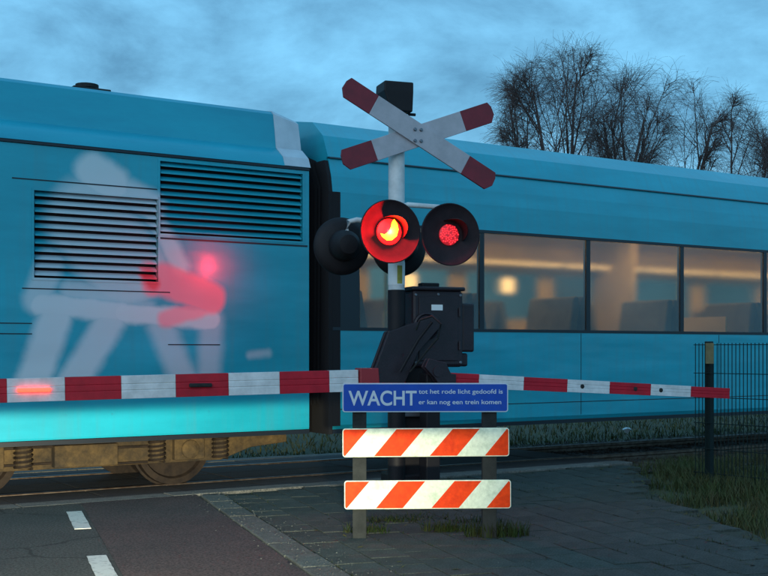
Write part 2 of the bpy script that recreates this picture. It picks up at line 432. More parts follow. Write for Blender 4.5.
def tag(o, label=None, cat=None, group=None, kind=None):
    if label: o['label'] = label
    if cat: o['category'] = cat
    if group: o['group'] = group
    if kind: o['kind'] = kind
    return o
def empty(name, loc=(0, 0, 0), rz=0.0):
    o = bpy.data.objects.new(name, None); scene.collection.objects.link(o)
    o.location = loc; o.rotation_euler = (0, 0, rz); o.empty_display_size = 0.2
    return o
def sheet(name, m, pts, z, th=0.0, kind='structure'):
    b = MB(); n = len(pts)
    pts = [Vector((p.x, p.y, z)) for p in pts]
    if th:
        b.add(pts + [p - Vector((0, 0, th)) for p in pts], [tuple(range(n)), tuple(range(2 * n - 1, n - 1, -1))] + [(i, i + n, (i + 1) % n + n, (i + 1) % n) for i in range(n)])
    else:
        b.add(pts, [tuple(range(n))])
    o = b.build(name, m)
    return tag(o, kind=kind)
def link_copy(o, parent=None):
    c = o.copy(); scene.collection.objects.link(c); c.parent = parent
    return c

# ------------------------------------------------------------------ setting: ground, road, pavement, track
gd = sheet('ground', 'ground', [Vector((-300, -60, 0)), Vector((500, -60, 0)), Vector((500, 900, 0)), Vector((-300, 900, 0))], -0.12)
P0, P1 = 10.86, 14.16                          # edges of the crossing slab
def r_at(p, q):                                # road coordinate r where the line of constant p meets the lane q
    a = N.dot(Q); b = N.dot(D)
    return (p - a * q) / b
QE = 1.955                                      # right edge of the road
road = sheet('road', 'asphalt', [rd(-6, -20), rd(QE, -20), rd(QE, r_at(P0, QE)), rd(-6, r_at(P0, -6))], 0.0, 0.10)
road2 = sheet('road', 'asphalt', [rd(-6, r_at(P1, -6)), rd(QE, r_at(P1, QE)), rd(QE, 90), rd(-6, 90)], 0.0, 0.10)
lane = sheet('cycle_lane', 'cycle', [rd(0.80, -20), rd(QE - .01, -20), rd(QE - .01, r_at(P0, QE) - .03), rd(0.80, r_at(P0, .8) - .03)], 0.004)
rz_road = math.atan2(D.y, D.x)
for r0 in (10.79, 8.42, 6.05, 3.68):            # dashed line of the cycle lane
    m = MB(); q0 = 0.63
    random.seed(int(r0 * 10))
    L = 1.06; k = 12
    vs = [rd(q0 + random.uniform(-.0025, .0025), r0 - L * i / k, 0.0065) for i in range(k + 1)] + [rd(q0 + 0.135 + random.uniform(-.0025, .0025), r0 - L * i / k, 0.0065) for i in range(k, -1, -1)]
    lo = [v - Vector((0, 0, 0.005)) for v in vs]; n = len(vs)
    m.add(vs + lo, [tuple(range(n))] + [(i, i + n, (i + 1) % n + n, (i + 1) % n) for i in range(n)])
    m.build('lane_dash', 'paint', road)

random.seed(11)
kerb = MB(); kerb.add([rd(QE + .002, 3, -.02), rd(QE + .26, 3, -.02), rd(QE + .26, r_at(P0, QE + .26), -.02), rd(QE + .002, r_at(P0, QE), -.02)], [(0, 1, 2, 3)])
kerb = tag(kerb.build('kerb', 'bed'), kind='structure')
r = 3.0
while r < r_at(P0, QE) - 0.4:
    m = MB(); L = 0.49
    m.box(-.115, .115, 0, L, -.06, random.uniform(.008, .016))
    o = m.build('kerb_stone', 'kerb', kerb, bevel=0.008)
    o.location = rd(QE + .13 + random.uniform(-.006, .006), r); o.rotation_euler = (random.uniform(-.006, .006), random.uniform(-.01, .01), rz_road - R(90) + random.uniform(-.004, .004))
    r += 0.5
QP0, QP1 = QE + .26, 8.0
def q_edge(r): return 5.45 if r < 6.5 else (5.45 + (r - 6.5) * .26 if r < 10.4 else 6.46 + (r - 10.4) * .55)
pave = sheet('pavement', 'bed', [rd(QP0, -4)] + [rd(q_edge(r_) + .06 * math.sin(r_ * 5), r_) for r_ in [-4 + .4 * i for i in range(41)]] + [rd(7.75, r_at(P0, 7.75)), rd(QP0, r_at(P0, QP0))], -0.022, 0.08)
tm = MB(); tm.box(-.148, .148, -.148, .148, -.05, 0)
tile0 = None
cells = []
for c in range(19):
    for k in range(28):
        q = QP0 + .155 + c * .302; r = 5.3 + k * .302 + (.151 if c % 2 else 0)
        if r > r_at(P0, q) - .17 or q > q_edge(r) - .16: continue
        p = rd(q, r)
        if p.y < 7.0 or abs(p.x / p.y) > 0.37: continue
        cells.append((p.y, q, r))
cells.sort()
rest = MB()
for i, (yy, q, r) in enumerate(cells):
    L_ = rd(q + random.uniform(-.003, .003), r + random.uniform(-.003, .003), random.uniform(-.004, .003))
    E_ = (random.uniform(-.008, .008), random.uniform(-.008, .008), rz_road + random.uniform(-.015, .015))
    if i >= 290:
        from mathutils import Euler
        rest.box(-.148, .148, -.148, .148, -.05, 0, Matrix.Translation(L_) @ Euler(E_).to_matrix().to_4x4()); continue
    if tile0 is None:
        tile0 = tm.build('paving_tile', 'tile', pave, bevel=0.005); o = tile0
    else:
        o = link_copy(tile0, pave)
    o.location = L_; o.rotation_euler = E_
if rest.v: tag(rest.build('paving_tile', 'tile', pave), kind='stuff')

# crossing slab, rails and ballast
S0, S1 = -6.0, 10.9
track = sheet('railway_track', 'ballast', [trk(-60, PC - 2.0), trk(90, PC - 2.0), trk(90, PC + 2.0), trk(-60, PC + 2.0)], -0.106)
def panel_row(p0, p1, name, m, L, z=0.0, gap=0.012):
    s = S0
    while s < S1 - .1:
        e = min(s + L, S1)
        b = MB(); b.box(0, e - s - gap, 0, p1 - p0, -.09, 0)
        o = b.build(name, m, track, bevel=0.008)
        o.location = trk(s, p0, z + random.uniform(-.004, .004)); o.rotation_euler = (0, 0, math.atan2(U.y, U.x))
        s = e
panel_row(P0, P0 + .28, 'concrete_edge', 'concrete', 1.5, 0.004)
panel_row(P0 + .29, RAIL - .05, 'crossing_panel', 'rubber', 0.9)
panel_row(RAIL + .11, RAIL + .74, 'crossing_panel', 'rubber', 0.9)
panel_row(RAIL + .75, RAIL + 1.39, 'crossing_panel', 'rubber', 0.9)
panel_row(RAIL + 1.56, P1 - .29, 'crossing_panel', 'rubber', 0.9)
panel_row(P1 - .28, P1, 'concrete_edge', 'concrete', 1.5, 0.004)
RAILP = [(-.036, .006), (-.036, -.03), (-.009, -.045), (-.009, -.09), (-.07, -.105), (.07, -.105), (.009, -.09), (.009, -.045), (.036, -.03), (.036, .006), (.02, .012), (-.02, .012)]
for p in (RAIL, RAIL + 1.5):
    MB().extrude(RAILP, trk(-60, p), N, (0, 0, 1), U, 150).build('rail', 'rail', track)
sl = None
for k in range(58):
    s = S1 + .3 + k * .6
    if sl is None:
        sl = MB().box(-.13, .13, -1.27, 1.27, -.15, -.085).build('sleeper', 'sleeper', track, bevel=.02); o = sl
    else: o = link_copy(sl, track)
    o.location = trk(s, PC); o.rotation_euler = (0, 0, math.atan2(U.y, U.x))
    if k > 26: break
# ballast stones, joined
random.seed(5)
st = MB()
for k in range(4500):
    s = S1 + random.random() ** 1.5 * 14; p = PC + random.uniform(-2.1, 2.1)
    c = trk(s, p, -.10 + random.uniform(0, .02)); a = random.uniform(.02, .04)
    vs = [c + Vector((random.uniform(.6, 1) * x, random.uniform(.6, 1) * y, random.uniform(.5, .9) * z)) * a for x, y, z in ((1, 0, 0), (-1, 0, 0), (0, 1, 0), (0, -1, 0), (0, 0, 1))]
    st.add(vs, [(0, 2, 4), (2, 1, 4), (1, 3, 4), (3, 0, 4)])
tag(st.build('ballast_stone', 'ballast', track), kind='stuff')

# ------------------------------------------------------------------ train
train = empty('passenger_train', N * PC, math.atan2(U.y, U.x))
tag(train, 'light blue passenger train with louvred power unit passing over the crossing', 'train')
SB = 0.57                                       # skirt height
def loc(x, y): s, z = face(x, y, PF); return s, z
MS1 = loc(309, 300)[0]; MS0 = MS1 - 4.7         # power car between these
CS0 = MS1 + 0.30; CS1 = CS0 + 15.5              # coach on the right
def half(prof):                                 # near-side profile [(y,z)] mirrored to a closed section
    return prof + [(-y, z) for y, z in reversed(prof)]
def ext(mb, prof, s0, s1): return mb.extrude(prof, (s0, 0, 0), (0, 1, 0), (0, 0, 1), (1, 0, 0), s1 - s0)

# --- power car: body with a recess for each louvre panel
W = 1.475
lv = []                                         # louvres: (s0, s1, z0, z1)
a = loc(160, 163); c_ = loc(301, 238); lv.append((a[0], MS1 - .08, 2.66, 3.40))
a = loc(34, 190); c_ = loc(158, 277); lv.append((a[0], c_[0], 2.165, 3.005))
pw = MB()
# side skin as a grid of panels around the louvre holes
def skin(mb, s0, s1, z0, z1, holes, y=-W, th=0.06):
    ss = sorted({s0, s1, *[h[0] for h in holes], *[h[1] for h in holes]}); zs = sorted({z0, z1, *[h[2] for h in holes], *[h[3] for h in holes]})
    for i in range(len(ss) - 1):
        for j in range(len(zs) - 1):
            cs, cz2 = (ss[i] + ss[i + 1]) / 2, (zs[j] + zs[j + 1]) / 2
            if any(h[0] < cs < h[1] and h[2] < cz2 < h[3] for h in holes): continue
            mb.box(ss[i], ss[i + 1], y, y + th, zs[j], zs[j + 1])
skin(pw, MS0, MS1, 1.18, 3.44, lv)
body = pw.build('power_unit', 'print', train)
tag(body, 'power unit with louvred vents and a faded print of a seated figure')
# inner dark body behind the louvres, roof, far side
ext(MB(), half([(-W + .07, .70), (-W + .07, 3.43)]), MS0 + .02, MS1 - .02).build('inner_body', 'bellows', body)
MB().box(MS0, MS1, W - .06, W, SB, 3.44).build('far_side', 'train', body)
ext(MB(), half([(-W, SB + .03), (-W - .004, SB + .05), (-W - .004, 1.165), (-W + .02, 1.172), (-W + .055, 1.172), (-W + .055, SB + .03)])[:6], MS0, MS1).build('skirt', 'train', body)
ext(MB(), [(-W + .02, SB - .02), (-W - .008, SB - .02), (-W - .008, SB + .026), (-W + .02, SB + .026)], MS0, MS1).build('sill_strip', 'frame', body)
# roof: gutter, sloping cant panel, upright roof box
ext(MB(), half([(-W - .012, 3.445), (-W - .012, 3.470), (-W + .01, 3.475)]), MS0, MS1).build('gutter', 'frame', body)
ext(MB(), half([(-W, 3.477), (-W + .05, 3.58), (-W + .20, 3.69)]), MS0, MS1 - .02).build('cant_panel', 'trainroof', body, smooth=True)
ext(MB(), half([(-W + .21, 3.692), (-W + .235, 3.85), (-W + .28, 4.08), (-W + .33, 4.12), (-W + .45, 4.14)]), MS0, MS1 - .30).build('roof', 'trainroof', body, smooth=True)
# pale end fairing
fa = MB()
pf0 = [(-W + .195, 3.695), (-W + .222, 3.85), (-W + .268, 4.085), (-W + .32, 4.127), (-W + .44, 4.147)]
A = [(MS1 - .30, y, z) for y, z in half(pf0)]; B_ = [(MS1 + .02, y * .985, 3.692 + (z - 3.692) * .80) for y, z in half(pf0)]
n = len(A)
fa.add(A + B_, [tuple(range(n)), tuple(range(2 * n - 1, n - 1, -1))] + [(i, i + n, (i + 1) % n + n, (i + 1) % n) for i in range(n)])
fa.build('end_fairing', 'traingrey', body, smooth=True)
ext(MB(), [(-W - .003, 3.48), (-W + .045, 3.585), (-W + .195, 3.697), (-W + .19, 3.485)], MS1 - .30, MS1 + .02).build('fairing_corner', 'traingrey', body)
# exhaust on the roof
ex_s = loc(96, 88)[0] + .15
MB().lathe((ex_s, -.75, 4.10), (0, 0, 1), [(.09, 0), (.09, .10), (.12, .11), (.12, .15), (.07, .15), (.07, .10)], 16).build('exhaust_stack', 'galv', body, smooth=True)
MB().box(ex_s - .2, ex_s + .2, -.93, -.57, 4.10, 4.19).build('exhaust_base', 'galv', body, bevel=.01)
# louvre slats: inclined blades, each a piece of its own
def slats(s0, s1, z0, z1, nsl):
    h = (z1 - z0) / nsl
    for k in range(nsl):
        zt = z0 + k * h
        prof = [(-W + .055, zt + h * .98), (-W + .055, zt + h * .80), (-W + .004, zt + h * .30), (-W + .004, zt + h * .46)]
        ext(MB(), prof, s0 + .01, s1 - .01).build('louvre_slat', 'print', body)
    fr = .022
    f = MB()
    f.box(s0 - fr, s1 + fr, -W - .005, -W + .02, z1, z1 + fr); f.box(s0 - fr, s1 + fr, -W - .005, -W + .02, z0 - fr, z0)
    f.box(s0 - fr, s0, -W - .005, -W + .02, z0, z1); f.box(s1, s1 + fr, -W - .005, -W + .02, z0, z1)
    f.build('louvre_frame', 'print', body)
slats(*lv[0], 10)
slats(*lv[1], 11)
# panel joints and access hatches: proud sealing strips
def strip(x0, y0, x1, y1, h=.012):
    (sa, za_), (sb, zb) = loc(x0, y0), loc(x1, y1)
    zc = (za_ + zb) / 2
    MB().box(sa, sb, -W - .004, -W + .01, zc - h / 2, zc + h / 2).build('panel_joint', 'frame', body)
sa = loc(12, 178)[0]
MB().box(sa, lv[0][0] - .03, -W - .003, -W + .01, 3.10, 3.112).build('panel_joint', 'frame', body)
MB().box(loc(22, 288)[0], loc(170, 288)[0], -W - .003, -W + .01, 2.055, 2.066).build('panel_joint', 'frame', body)
MB().box(lv[0][0] - .03, MS1 - .02, -W - .003, -W + .01, 2.603, 2.622).build('panel_joint', 'frame', body)
for z_ in (1.62, 1.72):
    MB().box(MS0 + .05, loc(32, 335)[0], -W - .003, -W + .01, z_, z_ + .010).build('panel_joint', 'frame', body)
MB().box(loc(168, 344)[0], loc(220, 344)[0], -W - .003, -W + .01, 1.52, 1.53).build('panel_joint', 'frame', body)
# running gear of the power car
def wheelset(s, parent):
    for sg in (-1, 1):
        MB().lathe((s, sg * .72, .43), (0, sg, 0), [(.08, -.06), (.40, -.055), (.455, -.05), (.455, -.02), (.43, -.015), (.425, .07), (.36, .075), (.34, .03), (.12, .03), (.11, .12), (0, .12)], 36).build('wheel', 'wheel', parent, smooth=True)
    MB().tube([(s, -.7, .43), (s, .7, .43)], .08, 12).build('axle', 'wheel', parent, smooth=True)
gear = MB()
for sg in (-1, 1):
    y0, y1 = sorted((sg * 1.00, sg * 1.14))
    gear.extrude([(MS0 + .1, .545), (MS0 + .1, .42), (MS0 + .5, .28), (MS1 - .9, .28), (MS1 - .55, .40), (MS1 - .10, .44), (MS1 - .10, .545)], (0, y0, 0), (1, 0, 0), (0, 0, 1), (0, 1, 0), y1 - y0)
    for s in (MS1 - 1.30, MS1 - 3.40):
        ya, yb = sorted((sg * 1.142, sg * 1.22))
        gear.box(s - .17, s + .17, ya, yb, .31, .53)
        gear.lathe((s, sg * 1.22, .42), (0, sg, 0), [(.10, 0), (.10, .03), (.05, .05)], 16)
        for d_ in (-.36, .36): gear.lathe((s + d_, sg * 1.2, .31), (0, 0, 1), [(.075, 0), (.075, .22)], 12)
gear.box(MS0 + .9, MS1 - .9, -.55, .55, .40, .72)
gear = gear.build('bogie', 'under', train, bevel=.01)
for s in (MS1 - 1.30, MS1 - 3.40):
    wheelset(s, gear)
    for d_ in (-.36, .36):                       # coil springs beside the axle box
        for sg in (-1, 1):
            MB().tube([(s + d_ + .085 * math.cos(a_ * .7854), sg * 1.2 + .085 * math.sin(a_ * .7854), .30 + a_ * .0058) for a_ in range(41)], .014, 6).build('spring', 'wheel', gear, smooth=True)
for z_, y_ in ((.50, -1.165), (.335, -1.16)):
    MB().tube([(MS0 + .3, y_, z_), (MS1 - 2.6, y_, z_ + .01), (MS1 - 2.4, y_ - .01, z_ - .03), (MS1 - 1.75, y_ - .01, z_ - .03)], .013, 8).build('air_pipe', 'wheel', gear, smooth=True)
MB().box(MS1 - 2.75, MS1 - 2.10, -1.26, -1.145, .30, .52).build('equipment_box', 'under', gear, bevel=.012)

# --- bellows between the cars
def bellows(s0, s1):
    n = 6
    for k in range(n):
        a_, b_ = s0 + (s1 - s0) * k / n, s0 + (s1 - s0) * (k + 1) / n
        pr = half([(-1.30, .85), (-1.33, 3.3), (-1.15, 3.62), (-.8, 3.75)])
        pi = half([(-1.22, .95), (-1.25, 3.25), (-1.1, 3.54), (-.8, 3.66)])
        n_ = len(pr)
        mb = MB(); m_ = (a_ + b_) / 2
        vs = [(a_, y, z) for y, z in pi] + [(m_, y, z) for y, z in pr] + [(b_, y, z) for y, z in pi]
        fs = []
        for j in (0, n_):
            fs += [(i + j, i + j + n_, (i + 1) % n_ + j + n_, (i + 1) % n_ + j) for i in range(n_)]
        mb.add(vs, fs).build('bellows_fold', 'bellows', bel)
bel = ext(MB(), half([(-1.15, 1.0), (-1.15, 3.3)]), MS1 - .02, CS0 + .02).build('gangway', 'bellows', train)
bellows(MS1 + .02, CS0 - .0)

# --- coach with windows one can see through
def coach(s0, s1, wstart, nwin, label):
    shell = MB()
    lower = [(-W + .03, SB), (-W, SB + .06), (-W, 1.715), (-W + .07, 1.715), (-W + .07, 1.02)]
    ext(shell, lower + [(-y, z) for y, z in reversed(lower)], s0, s1)          # lower shell with floor
    up = [(-W, 2.91), (-W, 3.24), (-W + .03, 3.42), (-W + .09, 3.62), (-W + .22, 3.90), (-W + .46, 4.09), (-W + .9, 4.17)]
    inn = [(-W + .07, 2.91), (-W + .10, 3.1), (-W + .40, 3.24)]
    ext(shell, half(up) + list(reversed(half(inn))), s0, s1)
    # end walls
    for s in (s0, s1 - .06):
        shell.box(s, s + .06, -W + .005, W - .005, 1.70, 3.235)
    sh = shell.build('coach', 'train', train)
    tag(sh, label)
    ext(MB(), half([(-W - .002, SB - .04), (-W - .002, 3.24), (-W + .03, 3.42), (-W + .10, 3.60)]), s0 - .05, s0 - .003).build('coach_end', 'bellows', sh)
    MB().box(s0 - .003, s0 + .10, -W - .0035, -W + .004, SB + .05, 3.24).build('corner_strip', 'bellows', sh)
    ext(MB(), [(-W - .004, SB - .035), (-W + .06, SB - .035), (-W + .06, SB + .012), (-W - .004, SB + .012)], s0, s1).build('sill_strip', 'frame', sh)
    ext(MB(), [(-W + .070, 3.625), (-W + .082, 3.642), (-W + .13, 3.642), (-W + .13, 3.61)], s0, s1).build('gutter', 'frame', sh)
    for z_ in (2.912, 1.708):
        MB().box(s0, s1, -W - .006, -W + .02, z_ - .018, z_ + .018).build('window_band_trim', 'frame', sh)
    for k in range(6):
        xs = s0 + 1.1 + k * 2.61
        MB().box(xs, xs + .008, -W - .0025, -W + .01, SB + .07, 1.685).build('panel_joint', 'frame', sh)
    MB().box(s0 + .01, s1 - .01, -W - .003, -W + .01, .80, .809).build('panel_joint', 'frame', sh)
    # blank first bay, pillars, panes
    for sg in (-1, 1):
        y0, y1 = sorted((sg * (W - .004), sg * (W - .065)))
        MB().box(s0 + .06, wstart - .04, y0, y1, 1.718, 2.907).build('pillar', 'frame', sh)
        for k in range(nwin):
            a_ = wstart + k * 1.74
            pn = MB().box(a_ - .03, a_ + 1.70, sg * (W - .02) - .004, sg * (W - .02) + .004, 1.722, 2.898).build('window_pane', 'glass', sh)
            MB().box(a_ + 1.67, a_ + 1.74, y0, y1, 1.718, 2.907).build('pillar', 'frame', sh)
        MB().box(wstart + nwin * 1.74, s1 - .06, y0, y1, 1.718, 2.907).build('pillar', 'frame', sh)
    # inside: floor level ledges, luggage racks with lamps, seats
    ext(MB(), [(.95, 2.80), (1.39, 2.84), (1.39, 2.87), (.95, 2.83)], s0 + .3, s1 - .3).build('luggage_rack', 'interior', sh)
    ext(MB(), [(1.36, 2.88), (1.36, 3.11), (1.06, 3.225), (-1.06, 3.225), (-1.06, 3.215), (1.05, 3.215), (1.345, 3.105), (1.345, 2.88)], s0 + .08, s1 - .08).build('ceiling_lining', 'interior', sh)
    MB().box(s0 + .08, s1 - .08, 1.385, 1.40, 1.03, 1.95).build('lining', 'interior', sh)
    MB().box(s0 + .08, s1 - .08, 1.385, 1.40, 2.66, 2.885).build('lining', 'interior', sh)
    for k in range(nwin):
        a_ = wstart + k * 1.74
        MB().box(a_ + .05, a_ + 1.69, .955, 1.02, 2.775, 2.795).build('light_strip', 'warm', sh)
        MB().box(a_ + .1, a_ + 1.6, -.18, .18, 3.17, 3.21).build('ceiling_light', 'warmceil', sh)
        MB().box(a_ - .20, a_ + .13, 1.385, 1.40, 1.95, 2.66).build('lining', 'interior', sh)
        if k in (1, 2): MB().box(a_ + .62 + .1 * k, a_ + .84 + .1 * k, 1.36, 1.384, 2.36, 2.58).build('wall_lamp', 'warm', sh)
        if k in (0, 3, 6):                      # partition with a doorway across the coach
            MB().box(a_ + .95, a_ + .98, .42, 1.38, 1.03, 3.2).build('partition', 'interior', sh)
            MB().box(a_ + .95, a_ + .98, -1.38, -.42, 1.03, 1.95).build('partition', 'interior', sh)
            MB().tube([(a_ + .94, -.5, 1.1), (a_ + .94, -.5, 3.2)], .02, 8).build('grab_pole', 'sticker', sh)
        for sg in (-1, 1):
            for ds, rev in ((.35, 1), (1.34, -1)):
                x = a_ + ds
                sp_ = [(-.25 * rev, .0), (.22 * rev, .0), (.24 * rev, .10), (-.14 * rev, .13), (-.26 * rev, .80), (-.34 * rev, .82), (-.36 * rev, .70)]
                MB().extrude(sp_, (x, sg * .86 - .46, 1.36), (1, 0, 0), (0, 0, 1), (0, 1, 0), .92).build('seat', 'seat', sh, bevel=.03)
    return sh
wst = loc(363, 300)[0]
coach(CS0, CS1, wst, 8, 'passenger coach with a lit row of windows')
bg2 = MB()
BS = CS1 - 2.4
for sg in (-1, 1): bg2.box(BS - 1.5, BS + 1.5, sg * 1.0 - .07, sg * 1.0 + .07, .45, .68)
bg2.box(BS - .4, BS + .4, -1.0, 1.0, .5, .72)
bg2 = bg2.build('bogie', 'under', train, bevel=.01)
for s in (BS - .95, BS + .95): wheelset(s, bg2)

# ------------------------------------------------------------------ crossing signal: mast, cross, two pairs of lamps
MY = 10.8
mast_loc = px(396.5, 400, MY); mast_loc.z = 0
ROT = math.atan2(Q.y, Q.x)
sig = empty('crossing_signal', mast_loc, ROT)
tag(sig, 'level crossing mast with red and white crossbuck and round red lamps', 'signal')
def zc(y, Y): return CAMZ - (y - HOR) / F * Y
MB().tube([(0, 0, zc(290, MY)), (0, 0, 3.72)], .077, 24).build('mast', 'white', sig, smooth=True)
MB().tube([(0, 0, 0.02), (0, 0, zc(290, MY) - .002)], .083, 24).build('lower_mast', 'black', sig, smooth=True)
MB().tube([(0, 0, zc(285, MY)), (0, 0, zc(262, MY))], .0795, 24).build('label_band', 'plate', sig, smooth=True)
lb = MB()
for k in range(7):
    a0 = -math.pi / 2 - .25 + k * .09
    lb.add([(.0815 * math.cos(a0 + d_), .0815 * math.sin(a0 + d_), z) for z in (zc(284, MY), zc(266, MY)) for d_ in (0, .09)], [(0, 1, 3, 2)])
lb.build('yellow_label', 'sticker', sig)
MB().box(-.17, .17, -.17, .17, -.02, .10).build('foot', 'concrete', sig, bevel=.01)
# bell housing on top
bl = MB()
zb0, zb1 = 3.69, 3.965
lo_ = [(-.10, -.12), (.12, -.12), (.12, .12), (-.10, .12)]; hi_ = [(-.16, -.13), (.125, -.13), (.125, .13), (-.16, .13)]
bl.add([(x, y, zb0) for x, y in lo_] + [(-.165, -.13, zb1 - .09), (.125, -.13, zb1 - .09), (.125, .13, zb1 - .09), (-.165, .13, zb1 - .09)] + [(x, y, zb1) for x, y in hi_],
       [(3, 2, 1, 0), (0, 1, 5, 4), (1, 2, 6, 5), (2, 3, 7, 6), (3, 0, 4, 7), (4, 5, 9, 8), (5, 6, 10, 9), (6, 7, 11, 10), (7, 4, 8, 11), (8, 9, 10, 11)])
bl = bl.build('bell_housing', 'black', sig, bevel=.012)
MB().tube([(.10, -.05, 3.68), (.17, -.05, 3.68)], .014, 8).build('cable_gland', 'black', bl)
# crossbuck
CX, CY, CZ = .18, -.16, zc(133.5, 10.63)
def plank(ang, y, length, name='cross_board'):
    wd = .098
    ca, sa_ = math.cos(ang), math.sin(ang)
    def P(i, j, yy): return (CX + i * ca - j * sa_, yy, CZ + i * sa_ + j * ca)
    def plate(prof, y0, y1):
        n = len(prof)
        return MB().add([P(i, j, y0) for i, j in prof] + [P(i, j, y1) for i, j in prof], [tuple(range(n)), tuple(range(2 * n - 1, n - 1, -1))] + [(i, i + n, (i + 1) % n + n, (i + 1) % n) for i in range(n)])
    h = length / 2; e = h - .33
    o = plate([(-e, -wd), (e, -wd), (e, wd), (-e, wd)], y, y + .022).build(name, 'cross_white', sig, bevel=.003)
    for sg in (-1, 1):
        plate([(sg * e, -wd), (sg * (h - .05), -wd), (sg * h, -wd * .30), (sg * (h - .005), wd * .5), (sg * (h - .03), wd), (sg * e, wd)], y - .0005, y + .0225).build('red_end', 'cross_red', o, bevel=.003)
    return o
pb = plank(R(20.2), CY + .026, 1.60)
pf = plank(R(-29.0), CY, 1.70)
for i, j in ((-.055, .05), (.005, .05), (-.055, -.055), (.005, -.055)):
    MB().lathe((CX + i + .0, CY - .013, CZ + j), (0, 1, 0), [(.012, 0), (.016, .004), (.016, .014)], 12).build('bolt', 'bolt', pf, smooth=True)
MB().box(-.02, .20, -.132, -.07, CZ - .06, CZ + .06).build('cross_bracket', 'bolt', sig)

def lamp_head(cx, cy, cz_, face_dir, rad, lit, name='lamp_head'):
    # face_dir -1: towards the road in front, +1: away
    f = Vector((0, face_dir, 0))
    c = Vector((cx, cy, cz_))
    root = MB().lathe(c, f, [(.13, -.02), (rad * .8, -.004), (rad * .985, .03), (rad, .04), (rad, .052), (rad * .97, .055), (rad * .93, .044), (rad * .75, .018), (.135, .004), (.13, .002)], 56).build(name, 'dish' if face_dir < 0 else 'black', sig, smooth=True)
    MB().lathe(c - f * .008, -f, [(.15, 0), (.15, .06), (.135, .13), (.09, .19), (.04, .20)], 28).build('lamp_housing', 'black', root, smooth=True)
    # hood: open half tube, longer on top
    hd = MB(); n = 28; vs = []; fs = []
    for k in range(n + 1):
        t_ = math.pi * (-.12 + k / n * .74)
        ln = .03 + .13 * math.sin(math.pi * min(1, max(0, k / n)) ) ** .7
        for rr, l_ in ((.140, .0), (.143, ln), (.137, ln), (.134, .0)):
            vs.append(c + Vector((math.sin(t_) * rr, 0, math.cos(t_) * rr)) + f * (l_ + .005))
    for k in range(n):
        for j in range(4):
            fs.append((k * 4 + j, k * 4 + (j + 1) % 4, (k + 1) * 4 + (j + 1) % 4, (k + 1) * 4 + j))
    hd.add(vs, fs).build('hood', 'black', root, smooth=True)
    if lit:
        MB().lathe(c + f * .008, f, [(.118, 0), (.115, .012), (.09, .028), (.05, .038), (.0, .04)], 28).build('lens', 'lens_on' if face_dir < 0 else 'lens_rear', root, smooth=True)
    else:
        MB().lathe(c + f * .006, f, [(.098, 0), (.095, .010), (.07, .018), (.0, .022)], 28).build('lens', 'lens_dim', root, smooth=True)
    return root
SP = .292
ZF = zc(233, 10.5); FX, FY = .095, -.345
hl = lamp_head(FX - SP, FY, ZF, -1, .288, True)
hr = lamp_head(FX + SP, FY, ZF - .008, -1, .288, False)
# lit crescent of the bulb behind the left lens
cr = MB(); n = 20; vs = []
cc = Vector((FX - SP + .005, FY - .052, ZF))
pts_o = [(.030, .112), (.060, .075), (.072, .02), (.055, -.04), (.01, -.078), (-.04, -.082), (-.085, -.05), (-.10, -.02)]
pts_i = [(-.06, -.028), (-.02, .0), (.0, .04), (.012, .085)]
pr = [(x, z) for x, z in pts_o + pts_i]
nn = len(pr)
cr.add([cc + Vector((x, 0, z)) for x, z in pr] + [cc + Vector((x * .9, .035, z * .9)) for x, z in pr], [tuple(range(nn)), tuple(range(2 * nn - 1, nn - 1, -1))] + [(i, i + nn, (i + 1) % nn + nn, (i + 1) % nn) for i in range(nn)])
cr.build('bulb', 'lens_core', hl)
# light-emitting dots of the right lens
dots = MB(); random.seed(3)
for k in range(64):
    rr = .092 * math.sqrt((k + .5) / 64); t_ = k * 2.39996
    c = Vector((FX + SP + rr * math.cos(t_), FY - .030 + rr * .05, ZF - .008 + rr * math.sin(t_)))
    if math.sin(k * 12.9898) > .86: continue
    dots.lathe(c, (0, -1, 0), [(.0075, -.008), (.0075, .002), (.004, .005)], 6)
dots.build('led_cluster', 'led', hr)
RX, RY, ZR = -.125, .36, zc(247, 11.12)
lamp_head(RX - SP, RY, ZR, 1, .278, True)
lamp_head(RX + SP, RY, ZR, 1, .278, False)
bl_ = bpy.data.lights.new('lamp_beam', 'SPOT'); bl_.energy = 65; bl_.color = (1.0, .02, .05); bl_.spot_size = R(84); bl_.spot_blend = 1.0; bl_.specular_factor = .3; bl_.shadow_soft_size = .10
bo_ = bpy.data.objects.new('lamp_beam', bl_); scene.collection.objects.link(bo_); bo_.parent = sig
bo_.location = (RX - SP, RY + .07, ZR)
_s, _z = face(186, 300, PF)
_d = trk(_s, PF, _z) - (mast_loc + Q * (RX - SP) + D * (RY + .07) + Vector((0, 0, ZR)))
bo_.rotation_euler = (Matrix.Rotation(-ROT, 3, 'Z') @ _d).to_track_quat('-Z', 'Y').to_euler()
pl_ = bpy.data.lights.new('lamp_glow', 'POINT'); pl_.energy = 42.0; pl_.color = (1.0, .006, .008); pl_.shadow_soft_size = .03
po_ = bpy.data.objects.new('lamp_glow', pl_); scene.collection.objects.link(po_); po_.parent = sig
po_.location = (FX - SP, FY - .075, ZF)
